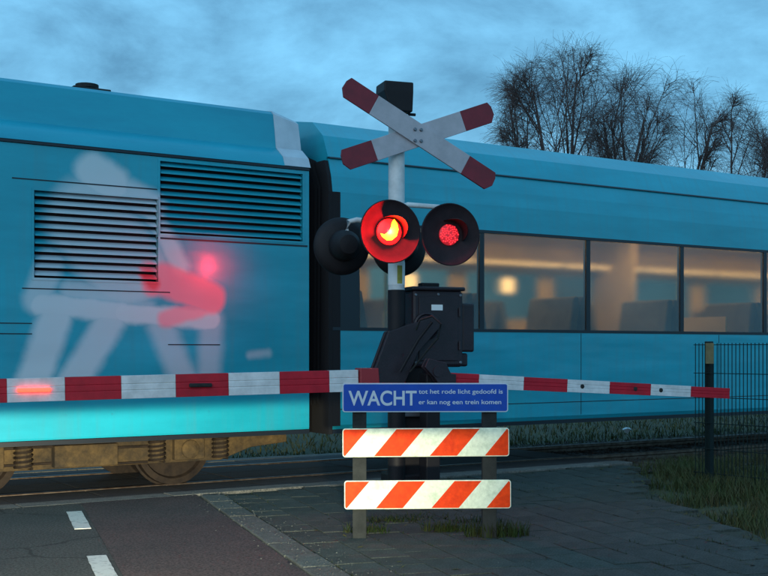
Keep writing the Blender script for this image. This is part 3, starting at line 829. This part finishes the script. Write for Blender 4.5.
# white bracket tubes
MB().tube([(0, -.05, ZF + .26), (.03, FY + .12, ZF + .27), (FX + SP, FY + .12, ZF + .26), (FX + SP, FY + .12, ZF + .10)], .024, 12).build('lamp_bracket', 'white', sig, smooth=True)
MB().tube([(0, -.05, ZF + .20), (-.02, FY + .10, ZF + .20), (FX - SP, FY + .10, ZF + .16), (FX - SP, FY + .10, ZF + .02)], .024, 12).build('lamp_bracket', 'white', sig, smooth=True)
MB().tube([(0, .05, ZR + .20), (-.06, RY - .12, ZR + .215), (RX - SP + .10, RY - .12, ZR + .24), (RX - SP + .02, RY - .12, ZR + .22), (RX - SP, RY - .12, ZR + .12)], .026, 12).build('lamp_bracket', 'white', sig, smooth=True)
MB().tube([(0, .05, ZR + .14), (RX + SP, RY - .12, ZR + .14), (RX + SP, RY - .12, ZR)], .026, 12).build('lamp_bracket', 'white', sig, smooth=True)

# ------------------------------------------------------------------ barriers: drive housing with arms, striped booms
BD = Vector((.940, .342, 0)).normalized()
BROT = math.atan2(BD.y, BD.x)
def boom_profile(h, d):
    g_ = .004
    return [(-d / 2, -h / 2), (d / 2, -h / 2), (d / 2, h / 2), (-d / 2, h / 2), (-d / 2, h * .16), (-d / 2 + g_, h * .15), (-d / 2 + g_, h * .12), (-d / 2, h * .11),
            (-d / 2, -h * .11), (-d / 2 + g_, -h * .12), (-d / 2 + g_, -h * .15), (-d / 2, -h * .16)]
def boom(root, x0, sgn, nsec, z0, slope, h0, h1, first_red, first_len, name='boom'):
    L = .465
    ang = math.atan(slope)
    core = MB().tube([(x0, 0, z0), (x0 + sgn * (first_len + L * (nsec - 1)) * math.cos(ang), 0, z0 + slope * (first_len + L * (nsec - 1)))], .015, 8).build(name, 'galv', root)
    t = 0.0; red = first_red; out = []
    for k in range(nsec):
        l = first_len if k == 0 else L
        h = h0 + (h1 - h0) * k / max(nsec - 1, 1); d = h * .45
        o_ = Vector((x0 + sgn * t * math.cos(ang), 0, z0 + slope * t))
        e = Vector((sgn * math.cos(ang), 0, math.sin(ang)))
        up = Vector((-math.sin(ang) * sgn, 0, math.cos(ang)))
        b = MB().extrude(boom_profile(h, d), o_ + e * .001, (0, 1, 0), up, e, l - .002).build('boom_section', 'red' if red else 'white', core, bevel=.004)
        out.append((o_, e, l, h, d))
        t += l; red = not red
    return core, out
hinge = px(357, 380.5, 10.6)
bar = empty('barrier', Vector((hinge.x, hinge.y, 0)), BROT)
tag(bar, 'thick red and white barrier boom across the road on black drive box', 'barrier', 'lowered crossing barriers')
zl = hinge.z
core, secs = boom(bar, 0, -1, 10, zl, -.018, .198, .198, False, .28)
# lamps on the boom
o_, e, l, h, d = secs[6]
for (k, m_, w_) in ((6, 'boomlamp', .27), (3, 'lampbody', .20), (9, 'lampbody', .2)):
    o_, e, l, h, d = secs[k]
    c = o_ + e * (l * .54)
    b = MB().box(c.x - w_ / 2, c.x + w_ / 2, -d / 2 - .030, -d / 2 + .004, c.z - .017, c.z + .017).build('boom_lamp', 'galv' if m_ == 'lampbody' else m_, core, bevel=.01)
    MB().box(c.x - w_ / 2, c.x + w_ / 2, d / 2 - .004, d / 2 + .022, c.z - .017, c.z + .017).build('boom_lamp', 'galv' if m_ == 'lampbody' else m_, core, bevel=.01)
# drive housing, counterweight arms
def bx(n_, m_, x0, x1, y0, y1, z0, z1, par=bar, bv=.012):
    return MB().box(x0, x1, y0, y1, z0, z1).build(n_, m_, par, bevel=bv)
def to_bar(x, y, Y):                            # photograph pixel + depth -> barrier coordinates
    p = px(x, y, Y) - Vector((hinge.x, hinge.y, 0))
    return Vector((p.dot(BD), p.dot(Vector((-BD.y, BD.x, 0))), p.z))
a_, b_ = to_bar(405, 367, 11.0), to_bar(463, 291, 11.0)
hs_ = bx('drive_housing', 'machine', a_.x, b_.x, .02, .44, a_.z, b_.z, bv=.03)
bx('housing_lid', 'machine', a_.x - .015, b_.x + .015, .0, .46, b_.z - .002, b_.z + .035, hs_, .015)
bx('handle', 'black', a_.x + .12, a_.x + .30, .08, .2, b_.z + .033, b_.z + .075, hs_, .012)
bx('number_plate', 'plate', a_.x + .185, a_.x + .300, .004, .0105, b_.z - .19, b_.z - .135, hs_, .002)
c1, c2 = to_bar(463, 352, 11.0), to_bar(478, 303, 11.0)
bx('side_box', 'machine', b_.x + .002, c2.x, .06, .40, c1.z, c2.z, hs_, .02)
bx('side_box', 'machine', b_.x - .10, c2.x - .05, .10, .36, c1.z - .14, c1.z - .012, hs_, .02)
dc = to_bar(430, 326, 10.75)
MB().lathe((dc.x, .02, dc.z), (0, -1, 0), [(.13, 0), (.13, .03), (.115, .04), (.10, .025), (.05, .025), (.05, .06), (0, .06)], 32).build('crank_disc', 'machine', hs_, smooth=True)
for (fx_, fz_) in ((.06, .06), (.06, .94), (.94, .06), (.94, .94), (.5, .95), (.5, .05)):
    MB().lathe((a_.x + (b_.x - a_.x) * fx_, .012, a_.z + (b_.z - a_.z) * fz_), (0, 1, 0), [(.010, 0), (.014, .003), (.014, .012)], 8).build('bolt', 'bolt', hs_)
bx('door_panel', 'machine', a_.x + .06, b_.x - .06, .010, .024, a_.z + .06, b_.z - .06, hs_, .006)
for fz_ in (.28, .72):
    MB().tube([(b_.x - .045, .008, a_.z + (b_.z - a_.z) * fz_ - .04), (b_.x - .045, .008, a_.z + (b_.z - a_.z) * fz_ + .04)], .012, 8).build('hinge', 'machine', hs_, smooth=True)
bx('latch', 'bolt', a_.x + .075, a_.x + .10, -.002, .012, a_.z + .30, a_.z + .38, hs_, .003)
# angled arms carrying the boom (pair of plates) and counterweight
def arm(pts, y0, y1, name='lift_arm', m_='machine', Y=10.7):
    pr = [(to_bar(x, y, Y).x, to_bar(x, y, Y).z) for x, y in pts]
    n = len(pr)
    return MB().add([(i, y0, j) for i, j in pr] + [(i, y1, j) for i, j in pr], [tuple(range(n)), tuple(range(2 * n - 1, n - 1, -1))] + [(i, i + n, (i + 1) % n + n, (i + 1) % n) for i in range(n)]).build(name, m_, bar, bevel=.006)
arm([(371, 368), (386, 332), (404, 326), (441, 316), (446, 326), (420, 352), (404, 384), (376, 384)], -.07, -.03)
arm([(371, 368), (386, 332), (404, 326), (441, 316), (446, 326), (420, 352), (404, 384), (376, 384)], .03, .07)
arm([(356, 368), (376, 368), (378, 392), (356, 392)], -.085, .085, 'boom_clamp', 'lampbody', 10.65)
MB().tube([to_bar(400, 372, 10.6), to_bar(418, 340, 10.6), to_bar(432, 322, 10.6)], .014, 8).build('cable', 'black', bar, smooth=True)
k_ = MB()
cpts = [to_bar(416, 330, 10.55), to_bar(420, 320, 10.5), to_bar(432, 316, 10.5), to_bar(441, 324, 10.5), to_bar(438, 338, 10.55), to_bar(426, 352, 10.6), to_bar(410, 372, 10.65)]
k_.tube(cpts, .010, 8); k_.build('cable', 'galv', bar, smooth=True)
# pedestal and foot
p0, p1 = to_bar(388, 470, 11.0), to_bar(426, 366, 11.0)
bx('pedestal', 'black', p0.x + .03, p1.x - .02, .08, .38, .05, a_.z + .01, bar, .01)
bx('foot', 'black', p0.x - .02, p1.x + .02, .02, .44, .0, .30, bar, .02)
bx('foot_flange', 'bolt', p0.x + .05, p0.x + .36, .03, .07, .84, 1.0, bar, .01)

h2 = px(449, 380, 10.6)
bar2 = empty('barrier', Vector((h2.x, h2.y, 0)), BROT)
tag(bar2, 'slim red and white barrier boom across the footpath towards the mesh fence', 'barrier', 'lowered crossing barriers')
core2, secs2 = boom(bar2, 0, 1, 7, h2.z, -.053, .135, .105, True, .29)
for k, f_ in ((3, .35), (4, .62), (5, .25)):
    o_, e, l, h, d = secs2[k]
    c = o_ + e * (l * f_)
    MB().lathe((c.x, -d / 2 - .004, c.z), (0, 1, 0), [(.014, 0), (.022, .003), (.022, .012)], 14).build('reflector', 'galv', core2, smooth=True)
for y_ in (-.05, .03):
    pr = [(-.22, .20), (-.05, .16), (.0, .06), (.05, .055), (.05, -.07), (-.10, -.07), (-.16, .02), (-.26, .12)]
    n = len(pr)
    MB().add([(i, y_, h2.z + j) for i, j in pr] + [(i, y_ + .02, h2.z + j) for i, j in pr], [tuple(range(n)), tuple(range(2 * n - 1, n - 1, -1))] + [(i, i + n, (i + 1) % n + n, (i + 1) % n) for i in range(n)]).build('lift_arm', 'machine', bar2, bevel=.005)
MB().box(-.20, -.06, .06, .24, 0, h2.z + .06).build('pedestal', 'black', bar2, bevel=.012)
MB().tube([(-.13, -.06, h2.z + .08), (-.13, .2, h2.z + .08)], .05, 16).build('pivot', 'machine', bar2, smooth=True)

# ------------------------------------------------------------------ warning board: two posts, blue sign, two striped boards
WY = 9.0
wc = px(426.5, 400, WY); wc.z = 0
wb = empty('warning_board', wc, R(1.2))
tag(wb, 'blue wait sign above two orange and white striped boards on posts', 'sign')
def lx(x): return (x - 426.5) / F * WY
def lz(y): return CAMZ - (y - HOR) / F * WY
def rrect(x0, x1, z0, z1, r, k=5):
    out = []
    for cx, cz_, a0 in ((x1 - r, z0 + r, -90), (x1 - r, z1 - r, 0), (x0 + r, z1 - r, 90), (x0 + r, z0 + r, 180)):
        for i in range(k + 1):
            t_ = R(a0 + 90 * i / k); out.append((cx + r * math.cos(t_), cz_ + r * math.sin(t_)))
    return out
def plate(prof, y0, y1, name, m_, par, bv=0):
    n = len(prof)
    return MB().add([(i, y0, j) for i, j in prof] + [(i, y1, j) for i, j in prof], [tuple(range(n)), tuple(range(2 * n - 1, n - 1, -1))] + [(i, i + n, (i + 1) % n + n, (i + 1) % n) for i in range(n)]).build(name, m_, par, bevel=bv)
def clip(poly, ax, lim, keep_less):
    out = []
    for i in range(len(poly)):
        a, b = poly[i], poly[(i + 1) % len(poly)]
        ia = (a[ax] <= lim) == keep_less; ib = (b[ax] <= lim) == keep_less
        if ia: out.append(a)
        if ia != ib:
            t_ = (lim - a[ax]) / (b[ax] - a[ax]); out.append((a[0] + (b[0] - a[0]) * t_, a[1] + (b[1] - a[1]) * t_))
    return out
for x0, x1 in ((352.5, 366.5), (482.5, 497)):
    MB().box(lx(x0), lx(x1), .0, .07, -.05, lz(384)).build('post', 'galv', wb, bevel=.006)
    for yy in (): 
        MB().lathe(((lx(x0) + lx(x1)) / 2, -.030, lz(yy)), (0, 1, 0), [(.006, 0), (.009, .002), (.009, .012)], 10).build('bolt', 'bolt', wb, smooth=True)
def half_plane(poly, a, b):                     # keep the part left of the line a->b
    out = []
    def sd_(p): return (b[0] - a[0]) * (p[1] - a[1]) - (b[1] - a[1]) * (p[0] - a[0])
    for i in range(len(poly)):
        p, q = poly[i], poly[(i + 1) % len(poly)]
        sp_, sq = sd_(p), sd_(q)
        if sp_ >= 0: out.append(p)
        if sp_ * sq < 0:
            t_ = sp_ / (sp_ - sq); out.append((p[0] + (q[0] - p[0]) * t_, p[1] + (q[1] - p[1]) * t_))
    return out
def board(x0, x1, y0, y1, tilt):
    X0, X1, Z0, Z1 = lx(x0), lx(x1), lz(y1), lz(y0)
    bd = plate(rrect(X0, X1, Z0, Z1, .022), -.022, -.002, 'striped_board', 'board_white', wb, .002)
    inner = rrect(X0 + .007, X1 - .007, Z0 + .007, Z1 - .007, .018)
    W_ = (X1 - X0) / 580.0
    tops = [90, 190, 284, 386, 480, 575]; bots = [5, 107, 200, 300, 395, 492]
    edges = [((X0 + b * W_, Z0), (X0 + t_ * W_, Z1)) for t_, b in zip(tops, bots)]
    for k in range(7):
        poly = inner
        if k > 0: poly = half_plane(poly, edges[k - 1][1], edges[k - 1][0])
        if k < 6: poly = half_plane(poly, edges[k][0], edges[k][1])
        if len(poly) > 2:
            plate(poly, -.0245, -.0215, 'stripe', 'board_orange' if k % 2 == 0 else 'board_white', bd)
    bd.rotation_euler = (0, tilt, 0)
    return bd
board(343, 509.5, 428, 456.5, R(-.25))
board(344.5, 511, 480, 508.5, R(-.2))
sg_ = plate(rrect(lx(342.5), lx(508), lz(412), lz(383), .020), -.022, -.002, 'wait_sign', 'sign_white', wb, .002)
plate(rrect(lx(342.5) + .009, lx(508) - .009, lz(412) + .009, lz(383) - .009, .014), -.0245, -.0215, 'blue_field', 'sign_blue', sg_)
def text(s, x, z, h, width, parent, bold=0.0):
    cu = bpy.data.curves.new('lettering', 'FONT'); cu.body = s; cu.size = 1; cu.extrude = 0.002; cu.offset = bold
    o = bpy.data.objects.new('lettering', cu); scene.collection.objects.link(o)
    bpy.context.view_layer.update()
    me = bpy.data.meshes.new_from_object(o.evaluated_get(bpy.context.evaluated_depsgraph_get()))
    bpy.data.objects.remove(o)
    xs = [v.co.x for v in me.vertices]; ys = [v.co.y for v in me.vertices]
    kx = width / (max(xs) - min(xs)); ky = h / (max(ys) - min(ys)) if h else kx
    x_0, y_0 = min(xs), min(ys)
    for v in me.vertices:
        v.co = Vector((x + (v.co.x - x_0) * kx, -.0255 - v.co.z * .3, z + (v.co.y - y_0) * ky))
    me.materials.clear(); me.materials.append(M['sign_white'])
    ob = bpy.data.objects.new('lettering', me); scene.collection.objects.link(ob); ob.parent = parent
    return ob
text('WACHT', lx(348.5), lz(405.5), .118, lx(416.5) - lx(348.5), sg_, .018)
tag(text('tot het rode licht gedoofd is', lx(418.5), lz(395), .046, lx(502.5) - lx(418.5), sg_, .012), kind='stuff')
tag(text('er kan nog een trein komen', lx(418.5), lz(405.5), .046, lx(501) - lx(418.5), sg_, .012), kind='stuff')

# ------------------------------------------------------------------ mesh fence at the right
fp = px(709, 470, 13.4); fp.z = 0
fd = Vector((.62, -.78, 0)).normalized()
fence = empty('mesh_fence', fp, math.atan2(fd.y, fd.x))
tag(fence, 'dark green welded mesh fence beside the grass verge at the track', 'fence')
FH = 1.56
for k in range(3):
    MB().box(-.04 + k * 1.9, .04 + k * 1.9, -.03, .03, -.15, FH + .01).build('post', 'fence', fence, bevel=.004)
wires = MB()
x = -.16
while x < 3.8:
    wires.tube([(x, -.04, .02 - .12), (x, -.04, FH - .01)], .0052, 5); x += .050
wv = wires.build('upright_wires', 'fence', fence)
hw = MB()
for z in (.04, .32, .62, .92, 1.20, FH - .03):
    for yy in (-.047, -.033): hw.tube([(-.18, yy, z), (3.82, yy, z)], .0045, 5)
hw.build('cross_wires', 'fence', fence)
MB().box(-.005, .105, -.062, -.052, FH - .25, FH - .01).build('yellow_plate', 'tag', fence, bevel=.003)

# ------------------------------------------------------------------ vegetation
def blade(mb, base, h, lean, wd, rnd):
    t = rnd.uniform(0, 6.283); a = Vector((math.cos(t), math.sin(t), 0)); b = Vector((-a.y, a.x, 0))
    p1 = base + Vector((0, 0, h * .55)) + a * lean * .35; p2 = base + Vector((0, 0, h)) + a * lean
    mb.add([base - b * wd, base + b * wd, p1 + b * wd * .7, p1 - b * wd * .7, p2], [(0, 1, 2, 3), (3, 2, 4)])
rn = random.Random(21)
gm = MB()
for k in range(42000):                          # verge between the pavement and the fence
    r = rn.uniform(4.0, 14.5); q = q_edge(r) - .12 + rn.random() ** 1.2 * 5
    p = rd(q, r, -.12)
    if p.dot(N) > 10.9 or p.y < 6.5 or p.x / p.y > .40: continue
    e = min(1, (q - q_edge(r) + .12) / .8)
    if rn.random() > .22 + .78 * e: continue
    cl_ = math.sin(p.x * 3.1 + 1.7 * math.sin(p.y * 1.9)) * math.sin(p.y * 2.3 + 1)
    if cl_ < -.45: continue
    if rn.random() < .05: blade(gm, p, rn.uniform(.18, .32), rn.uniform(.1, .25), .003, rn)
    blade(gm, p, rn.uniform(.11, .145 + .05 * e) + .05 * max(0, cl_), rn.uniform(.02, .16), rn.uniform(.003, .007), rn)
tag(gm.build('verge_grass', 'grass'), 'rough green grass verge between the footpath and mesh fence', 'grass', kind='stuff')
fg = MB()
for k in range(22000):                          # field strip beyond the track
    s = rn.uniform(-14, 24); p = PC + 2.0 + rn.random() ** 1.6 * 16
    v = trk(s, p, -.12)
    qq = v.dot(Q)
    if -6 < qq < QE + .3: continue
    blade(fg, v, rn.uniform(.06, .15), rn.uniform(.04, .16), rn.uniform(.006, .012), rn)
tag(fg.build('field_grass', 'drygrass'), 'dry grass strip beyond the railway seen under the train', 'grass', kind='stuff')
def tuft(x, y, n, spread, h, label):
    c = px(x, y, F * CAMZ / (y - HOR)); c.z = 0
    mb = MB()
    for k in range(n):
        a = rn.uniform(0, 6.28); d = spread * rn.random() ** .8
        blade(mb, Vector((d * math.cos(a) * 1.5, d * math.sin(a) * .7, -.03)), rn.uniform(.3, 1) * h + .03, rn.uniform(.02, .10), rn.uniform(.004, .008), rn)
    o = mb.build('weed_tuft', 'weed'); o.location = c
    return tag(o, label, 'weed', 'weeds growing round the warning board')
tuft(366, 532, 150, .13, .09, 'low green weed tuft at the foot of the left sign post')
tuft(388, 521, 190, .19, .06, 'sparse grass patch just right of the left sign post')
tuft(446, 531, 190, .13, .11, 'grass tuft midway between the two sign posts')
tuft(420, 518, 110, .28, .05, 'thin low grass behind the striped boards in the middle')
tuft(496, 536, 320, .17, .15, 'bushiest green weed tuft at the foot of the right sign post')
tuft(476, 522, 80, .16, .07, 'small weed tuft left of the right sign post')
mm = MB()                                        # moss and tiny weeds in the paving joints
for k in range(2600):
    c, kk = rn.randrange(19), rn.uniform(0, 28)
    q = QP0 + c * .302 + rn.uniform(-.01, .01); r = 5.3 + kk * .302
    p = rd(q, r, -.02)
    if r > r_at(P0, q) - .1 or p.y < 7 or q > q_edge(r): continue
    if math.sin(q * 2.0 + 1) * math.cos(r * 1.4) < .1: continue
    blade(mm, p, rn.uniform(.02, .05), rn.uniform(.005, .03), .004, rn)
tag(mm.build('joint_weeds', 'weed'), 'tiny weeds and moss in the joints of the paving', 'weed', kind='stuff')

gr_ = MB()                                       # loose grit along the kerb and the crossing edge
for k in range(1300):
    m_ = rn.random()
    if m_ < .45: p = rd(QE + rn.gauss(.16, .16), rn.uniform(5, r_at(P0, QE)), .02)
    elif m_ < .65: p = trk(rn.uniform(1, 10), P0 - abs(rn.gauss(0, .12)), .0)
    else:
        r = rn.uniform(5, 13); p = rd(rn.uniform(QP0, q_edge(r)), r, .0)
    if p.y < 7 or p.dot(N) > P0: continue
    a = rn.uniform(.003, .009) * (1.6 if rn.random() < .06 else 1)
    gr_.add([p + Vector((rn.uniform(.6, 1.2) * x, rn.uniform(.6, 1.2) * y, rn.uniform(.4, .9) * z)) * a for x, y, z in ((1, 0, 0), (-1, 0, 0), (0, 1, 0), (0, -1, 0), (0, 0, 1))], [(0, 2, 4), (2, 1, 4), (1, 3, 4), (3, 0, 4)])
tag(gr_.build('grit', 'kerb'), 'loose grit scattered over the kerb and paving', 'grit', kind='stuff')
dl = MB()                                        # small dead leaves and straw
for k in range(420):
    r = rn.uniform(5, 13); q = q_edge(r) - abs(rn.gauss(0, .5)) if rn.random() < .6 else rn.uniform(QE, q_edge(r))
    p = rd(q, r, .006)
    if p.y < 7 or p.dot(N) > P0: continue
    t_ = rn.uniform(0, 6.28); a = Vector((math.cos(t_), math.sin(t_), rn.uniform(-.1, .3))) * rn.uniform(.012, .035); b = Vector((-a.y, a.x, .002)) * rn.uniform(.15, .6)
    dl.add([p - a, p - b, p + a, p + b], [(0, 1, 2, 3)])
tag(dl.build('dead_leaves', 'drygrass'), 'dead leaves and straw lying on the paving', 'leaves', kind='stuff')

# bare birches beyond the track
def birch(x, ytop, Y, seed, stems, half_px, label, cnts=(9, 9, 7, 4), lean=0.0):
    rt = random.Random(seed)
    base = px(x, HOR, Y); base.z = -.12
    H = CAMZ - (ytop - HOR) / F * Y + .12
    RX_ = half_px / F * Y
    thick, thin = MB(), MB()
    def inside(p):                              # loose dome the crown fills
        dz = (p.z - H * .56) / (H * .44)
        return (p.x / RX_) ** 2 + (p.y / RX_) ** 2 + (dz * dz if dz > 0 else dz * dz * .5) < 1 + .10 * math.sin(5 * math.atan2(p.z - H * .5, p.x) + seed)
    def grow(p, d, L, r0, lvl):
        n = (10, 8, 6, 4, 3)[lvl]
        pts = [p.copy()]; rad = [r0]
        d = d.normalized()
        for i in range(n):
            f = (i + 1) / n
            j = (.035, .055, .075, .10, .12)[lvl]
            d = d + Vector((rt.gauss(0, j), rt.gauss(0, j), rt.gauss(0, j)))
            if lvl == 0: d.z += .012
            elif lvl == 1: d.z += .10 * (1 - f) - .04 * f
            elif lvl == 2: d.z += .06 - .16 * f
            else: d.z -= (.17 if lvl == 3 else .28) * f
            d.normalize()
            p = p + d * (L / n)
            if lvl < 4 and p.z > H * .25 and not inside(p) and i > 0: break
            pts.append(p.copy()); rad.append(max(r0 * (1 - f * .85), .0032))
        if len(pts) < 2: return
        n = len(pts) - 1
        sides = (8, 5, 4, 3, 3)[lvl]
        (thick if lvl < 2 else thin).tube(pts, rad, sides, cap=False)
        if lvl == 4: return
        for k in range(cnts[lvl]):
            t_ = rt.uniform((.22, .18, .12, .1)[lvl], 1.0)
            i = min(int(t_ * n), n - 1); f = t_ * n - i
            q = pts[i].lerp(pts[i + 1], f); dd = (pts[i + 1] - pts[i]).normalized()
            a = rt.uniform(0, 6.283)
            ref = Vector((0, 0, 1)) if abs(dd.z) < .9 else Vector((1, 0, 0))
            s1 = dd.cross(ref).normalized(); s2 = dd.cross(s1)
            out = s1 * math.cos(a) + s2 * math.sin(a)
            an = R(rt.uniform(*((16, 40), (22, 48), (25, 60), (20, 60))[lvl]))
            nd = dd * math.cos(an) + out * math.sin(an)
            LL = (H * rt.uniform(.30, .50) * (1.2 - .6 * t_), H * rt.uniform(.14, .26), rt.uniform(.9, 1.7), rt.uniform(.45, 1.0))[lvl]
            r1 = max(rad[i] * .55, (.034, .014, .006, .004)[lvl])
            grow(q, nd, LL, r1, lvl + 1)
    for k in range(stems):
        a = 6.283 * k / stems + rt.uniform(-.5, .5) + .4
        ln = (RX_ / H) * rt.uniform(.7, 1.35) if stems > 1 else .05
        d = Vector((math.cos(a) * ln + lean, math.sin(a) * ln * .7, 1))
        grow(Vector((math.cos(a) * .14, math.sin(a) * .14, 0)), d, H * rt.uniform(.88, 1.04), .14, 0)
    root = empty('birch_tree', base)
    thick.build('trunk', 'bark', root, smooth=True)
    thin.build('crown', 'twig', root)
    return tag(root, label, 'tree', 'bare trees behind the train')
birch(580, 40, 45, 4, 6, 90, 'tallest bare birch with fanning stems behind the train roof', (8, 7, 7, 4))
birch(652, 54, 47, 9, 5, 66, 'bare birch just right of the tallest one', (7, 6, 6, 3))
birch(742, 106, 56, 19, 5, 46, 'smaller bare tree at the right edge of the photo', (8, 7, 6, 4))
birch(790, 130, 60, 31, 3, 36, 'bare tree cut off by the right edge of the photo', (7, 7, 6, 4))
birch(516, 128, 50, 37, 3, 34, 'low bare tree left of the tallest birch by the crossbuck', (5, 6, 5, 3))

# a scrap of paper in the far grass
lp = px(627, 433.5, F * CAMZ / 85.5); lp.z = .10
lt = MB(); lt.add([(-.13, -.05, 0), (.0, -.07, .04), (.12, -.03, .01), (.10, .06, .05), (-.02, .05, .07), (-.12, .05, .02), (0, 0, -.12)], [(0, 1, 4, 5), (1, 2, 3, 4), (0, 6, 1), (1, 6, 2), (2, 6, 3), (3, 6, 4), (4, 6, 5), (5, 6, 0)])
lt = lt.build('paper_scrap', 'plate'); lt.location = lp; lt.scale = (.6, .6, .6)
tag(lt, 'crumpled white scrap of paper in the grass beyond the track', 'litter')
